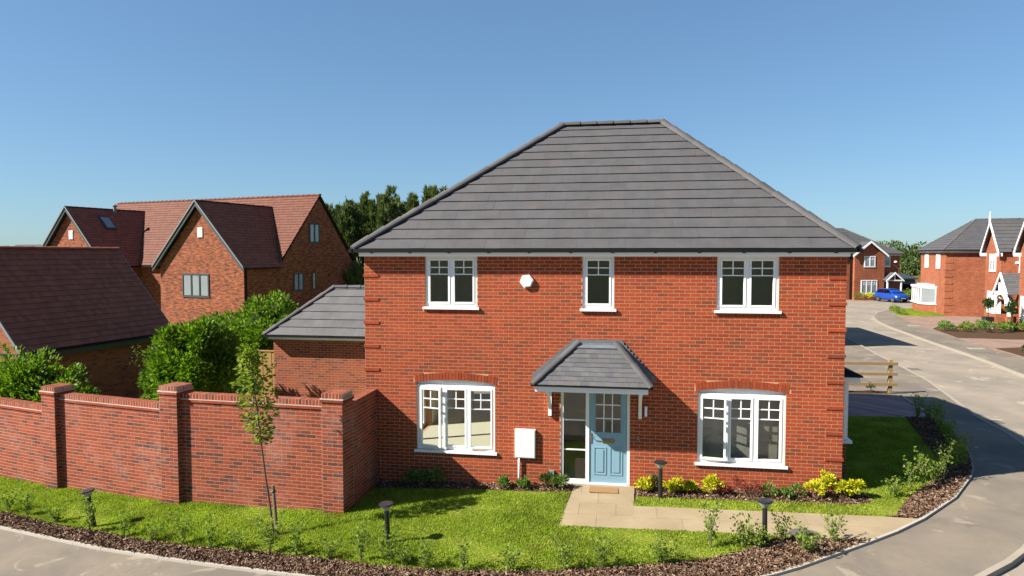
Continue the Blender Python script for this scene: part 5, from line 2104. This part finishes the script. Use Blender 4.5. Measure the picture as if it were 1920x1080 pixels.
# topiary pots by the porch of the gabled house
tp = None
for i, (lx, ly, lb) in enumerate(((-.75, -3.75, 'potted topiary ball left of the white open porch'), (-.75, -8.3, 'potted topiary ball right of the white open porch'))):
    c2, s2 = math.cos(RZ), math.sin(RZ)
    X, Y = 31.95 + c2 * lx - s2 * ly, 40.39 + s2 * lx + c2 * ly
    t = thing('potted_topiary', lb, 'potted plant', (X, Y, 0), 'topiary pots by the porch')
    m = MB()
    m.box(X - .28, X + .28, Y - .28, Y + .28, .015, .55)
    m.build('pot', 'pot_black', t)
    m = MB()
    m.tube([(X, Y, .5), (X, Y, 1.25)], .03, 6)
    m.build('stem', 'bark', t)
    P, D = blob_points((X, Y, 1.5), (.3, .3, .3), 900, 40, .25, .6, False)
    foliage('crown', 'leaf_dark', t, P, .1, .1, .6, D)
m = MB()
c2, s2 = math.cos(RZ), math.sin(RZ)


# ------------------------------------------------------------------ cars
def car(name, label, loc, heading, paint, scale=1.):
    t = thing(name, label, 'car', loc, 'parked cars', rz=heading)
    # stations along the length: x, half width, sill, belt, roof, roof half width
    ST = [(-1.78, .60, .42, .78, .80, .50), (-1.74, .74, .30, .92, 1.05, .60), (-1.55, .79, .24, .98, 1.38, .62), (-1.1, .81, .22, .98, 1.47, .62), (-.4, .82, .22, .97, 1.50, .62), (.2, .82, .22, .96, 1.47, .61), (.62, .82, .22, .95, 1.30, .60), (1.02, .81, .22, .94, 1.0, .62), (1.35, .79, .24, .86, .885, .60), (1.66, .74, .27, .74, .765, .52), (1.78, .62, .34, .60, .63, .42)]
    m = MB()
    rings = []
    for x, hw, s_, b, r_, rw in ST:
        rings.append([(x, -hw * .92, s_), (x, -hw, (s_ + b) * .5), (x, -hw * .97, b), (x, -rw, r_ - .03), (x, -rw * .7, r_), (x, rw * .7, r_), (x, rw, r_ - .03), (x, hw * .97, b), (x, hw, (s_ + b) * .5), (x, hw * .92, s_)])
    k_ = 10
    vv = [p_ for r_ in rings for p_ in r_]
    fs = []
    for i in range(len(rings) - 1):
        for j in range(k_):
            fs.append((i * k_ + j, i * k_ + (j + 1) % k_, (i + 1) * k_ + (j + 1) % k_, (i + 1) * k_ + j))
    fs += [tuple(range(k_))[::-1], tuple((len(rings) - 1) * k_ + j for j in range(k_))]
    m.poly(vv, fs)
    m.build('body', paint, t, smooth=True)

    def pane(nm, p_):
        q = MB()
        p_ = [Vector(a) for a in p_]
        nn = (p_[1] - p_[0]).cross(p_[2] - p_[0]).normalized()
        if nn.dot(sum(p_, Vector()) / 4 - V(0, 0, .7)) < 0:
            nn = -nn
        q.face([a + nn * .02 for a in p_])
        q.build(nm, 'glass_car', t)
    MATS['glass_car'].use_nodes = True
    pane('windscreen', [(1.0, -.66, 1.01), (1.0, .66, 1.01), (.30, .55, 1.43), (.30, -.55, 1.43)])
    pane('rear_window', [(-1.73, -.6, 1.0), (-1.73, .6, 1.0), (-1.58, .55, 1.34), (-1.58, -.55, 1.34)])
    for s_ in (-1, 1):
        pane('side_window', [(.85, s_ * .80, .99), (-.35, s_ * .81, 1.0), (-.35, s_ * .66, 1.42), (.30, s_ * .65, 1.40)])
        pane('side_window', [(-.42, s_ * .81, 1.0), (-1.35, s_ * .80, 1.02), (-1.25, s_ * .66, 1.38), (-.42, s_ * .66, 1.42)])
        q = MB()
        q.poly([(1.72, s_ * .42, .60), (1.60, s_ * .74, .62), (1.45, s_ * .77, .80), (1.66, s_ * .46, .72), (1.60, s_ * .40, .55), (1.5, s_ * .6, .55)], [(0, 1, 2, 3), (0, 4, 5, 1)])
        q.v = [(a + .03, b * 1.02, c_ + .01) for a, b, c_ in q.v]
        q.build('headlight', 'lamp_clear', t)
        q = MB()
        q.tube([(.72, s_ * .82, 1.0), (.72, s_ * .95, 1.02)], .05, 8)
        q.build('wing_mirror', paint, t)
        for x in (-1.12, 1.10):
            q = MB()
            q.tube([(x, s_ * .66, .29), (x, s_ * .835, .29)], .29, 18)
            w = q.build('wheel', 'tyre', t)
            q = MB()
            q.tube([(x, s_ * .83, .29), (x, s_ * .845, .29)], .18, 14)
            q.build('rim', 'steel', w)
    q = MB()
    q.box(1.76, 1.80, -.26, .26, .42, .53)
    q.build('number_plate', 'plate', t)
    q = MB()
    q.box(1.74, 1.785, -.45, .45, .30, .40)
    q.build('grille', 'tyre', t)
    t.scale = (scale,) * 3
    return t


x, y = far_at(1673, 70.5)
hd = RT * .2 + F0 * -.98
car('hatchback_car', 'bright blue hatchback parked in front of the far house', (x, y, -.07), math.atan2(hd.y, hd.x), 'car_blue', .92)
x, y = far_at(1722, 76)
hd = RT * .25 + F0 * -.95
car('dark_car', 'dark grey car half hidden behind the white bay window', (x, y, -.07), math.atan2(hd.y, hd.x), 'car_dark', 1.12)
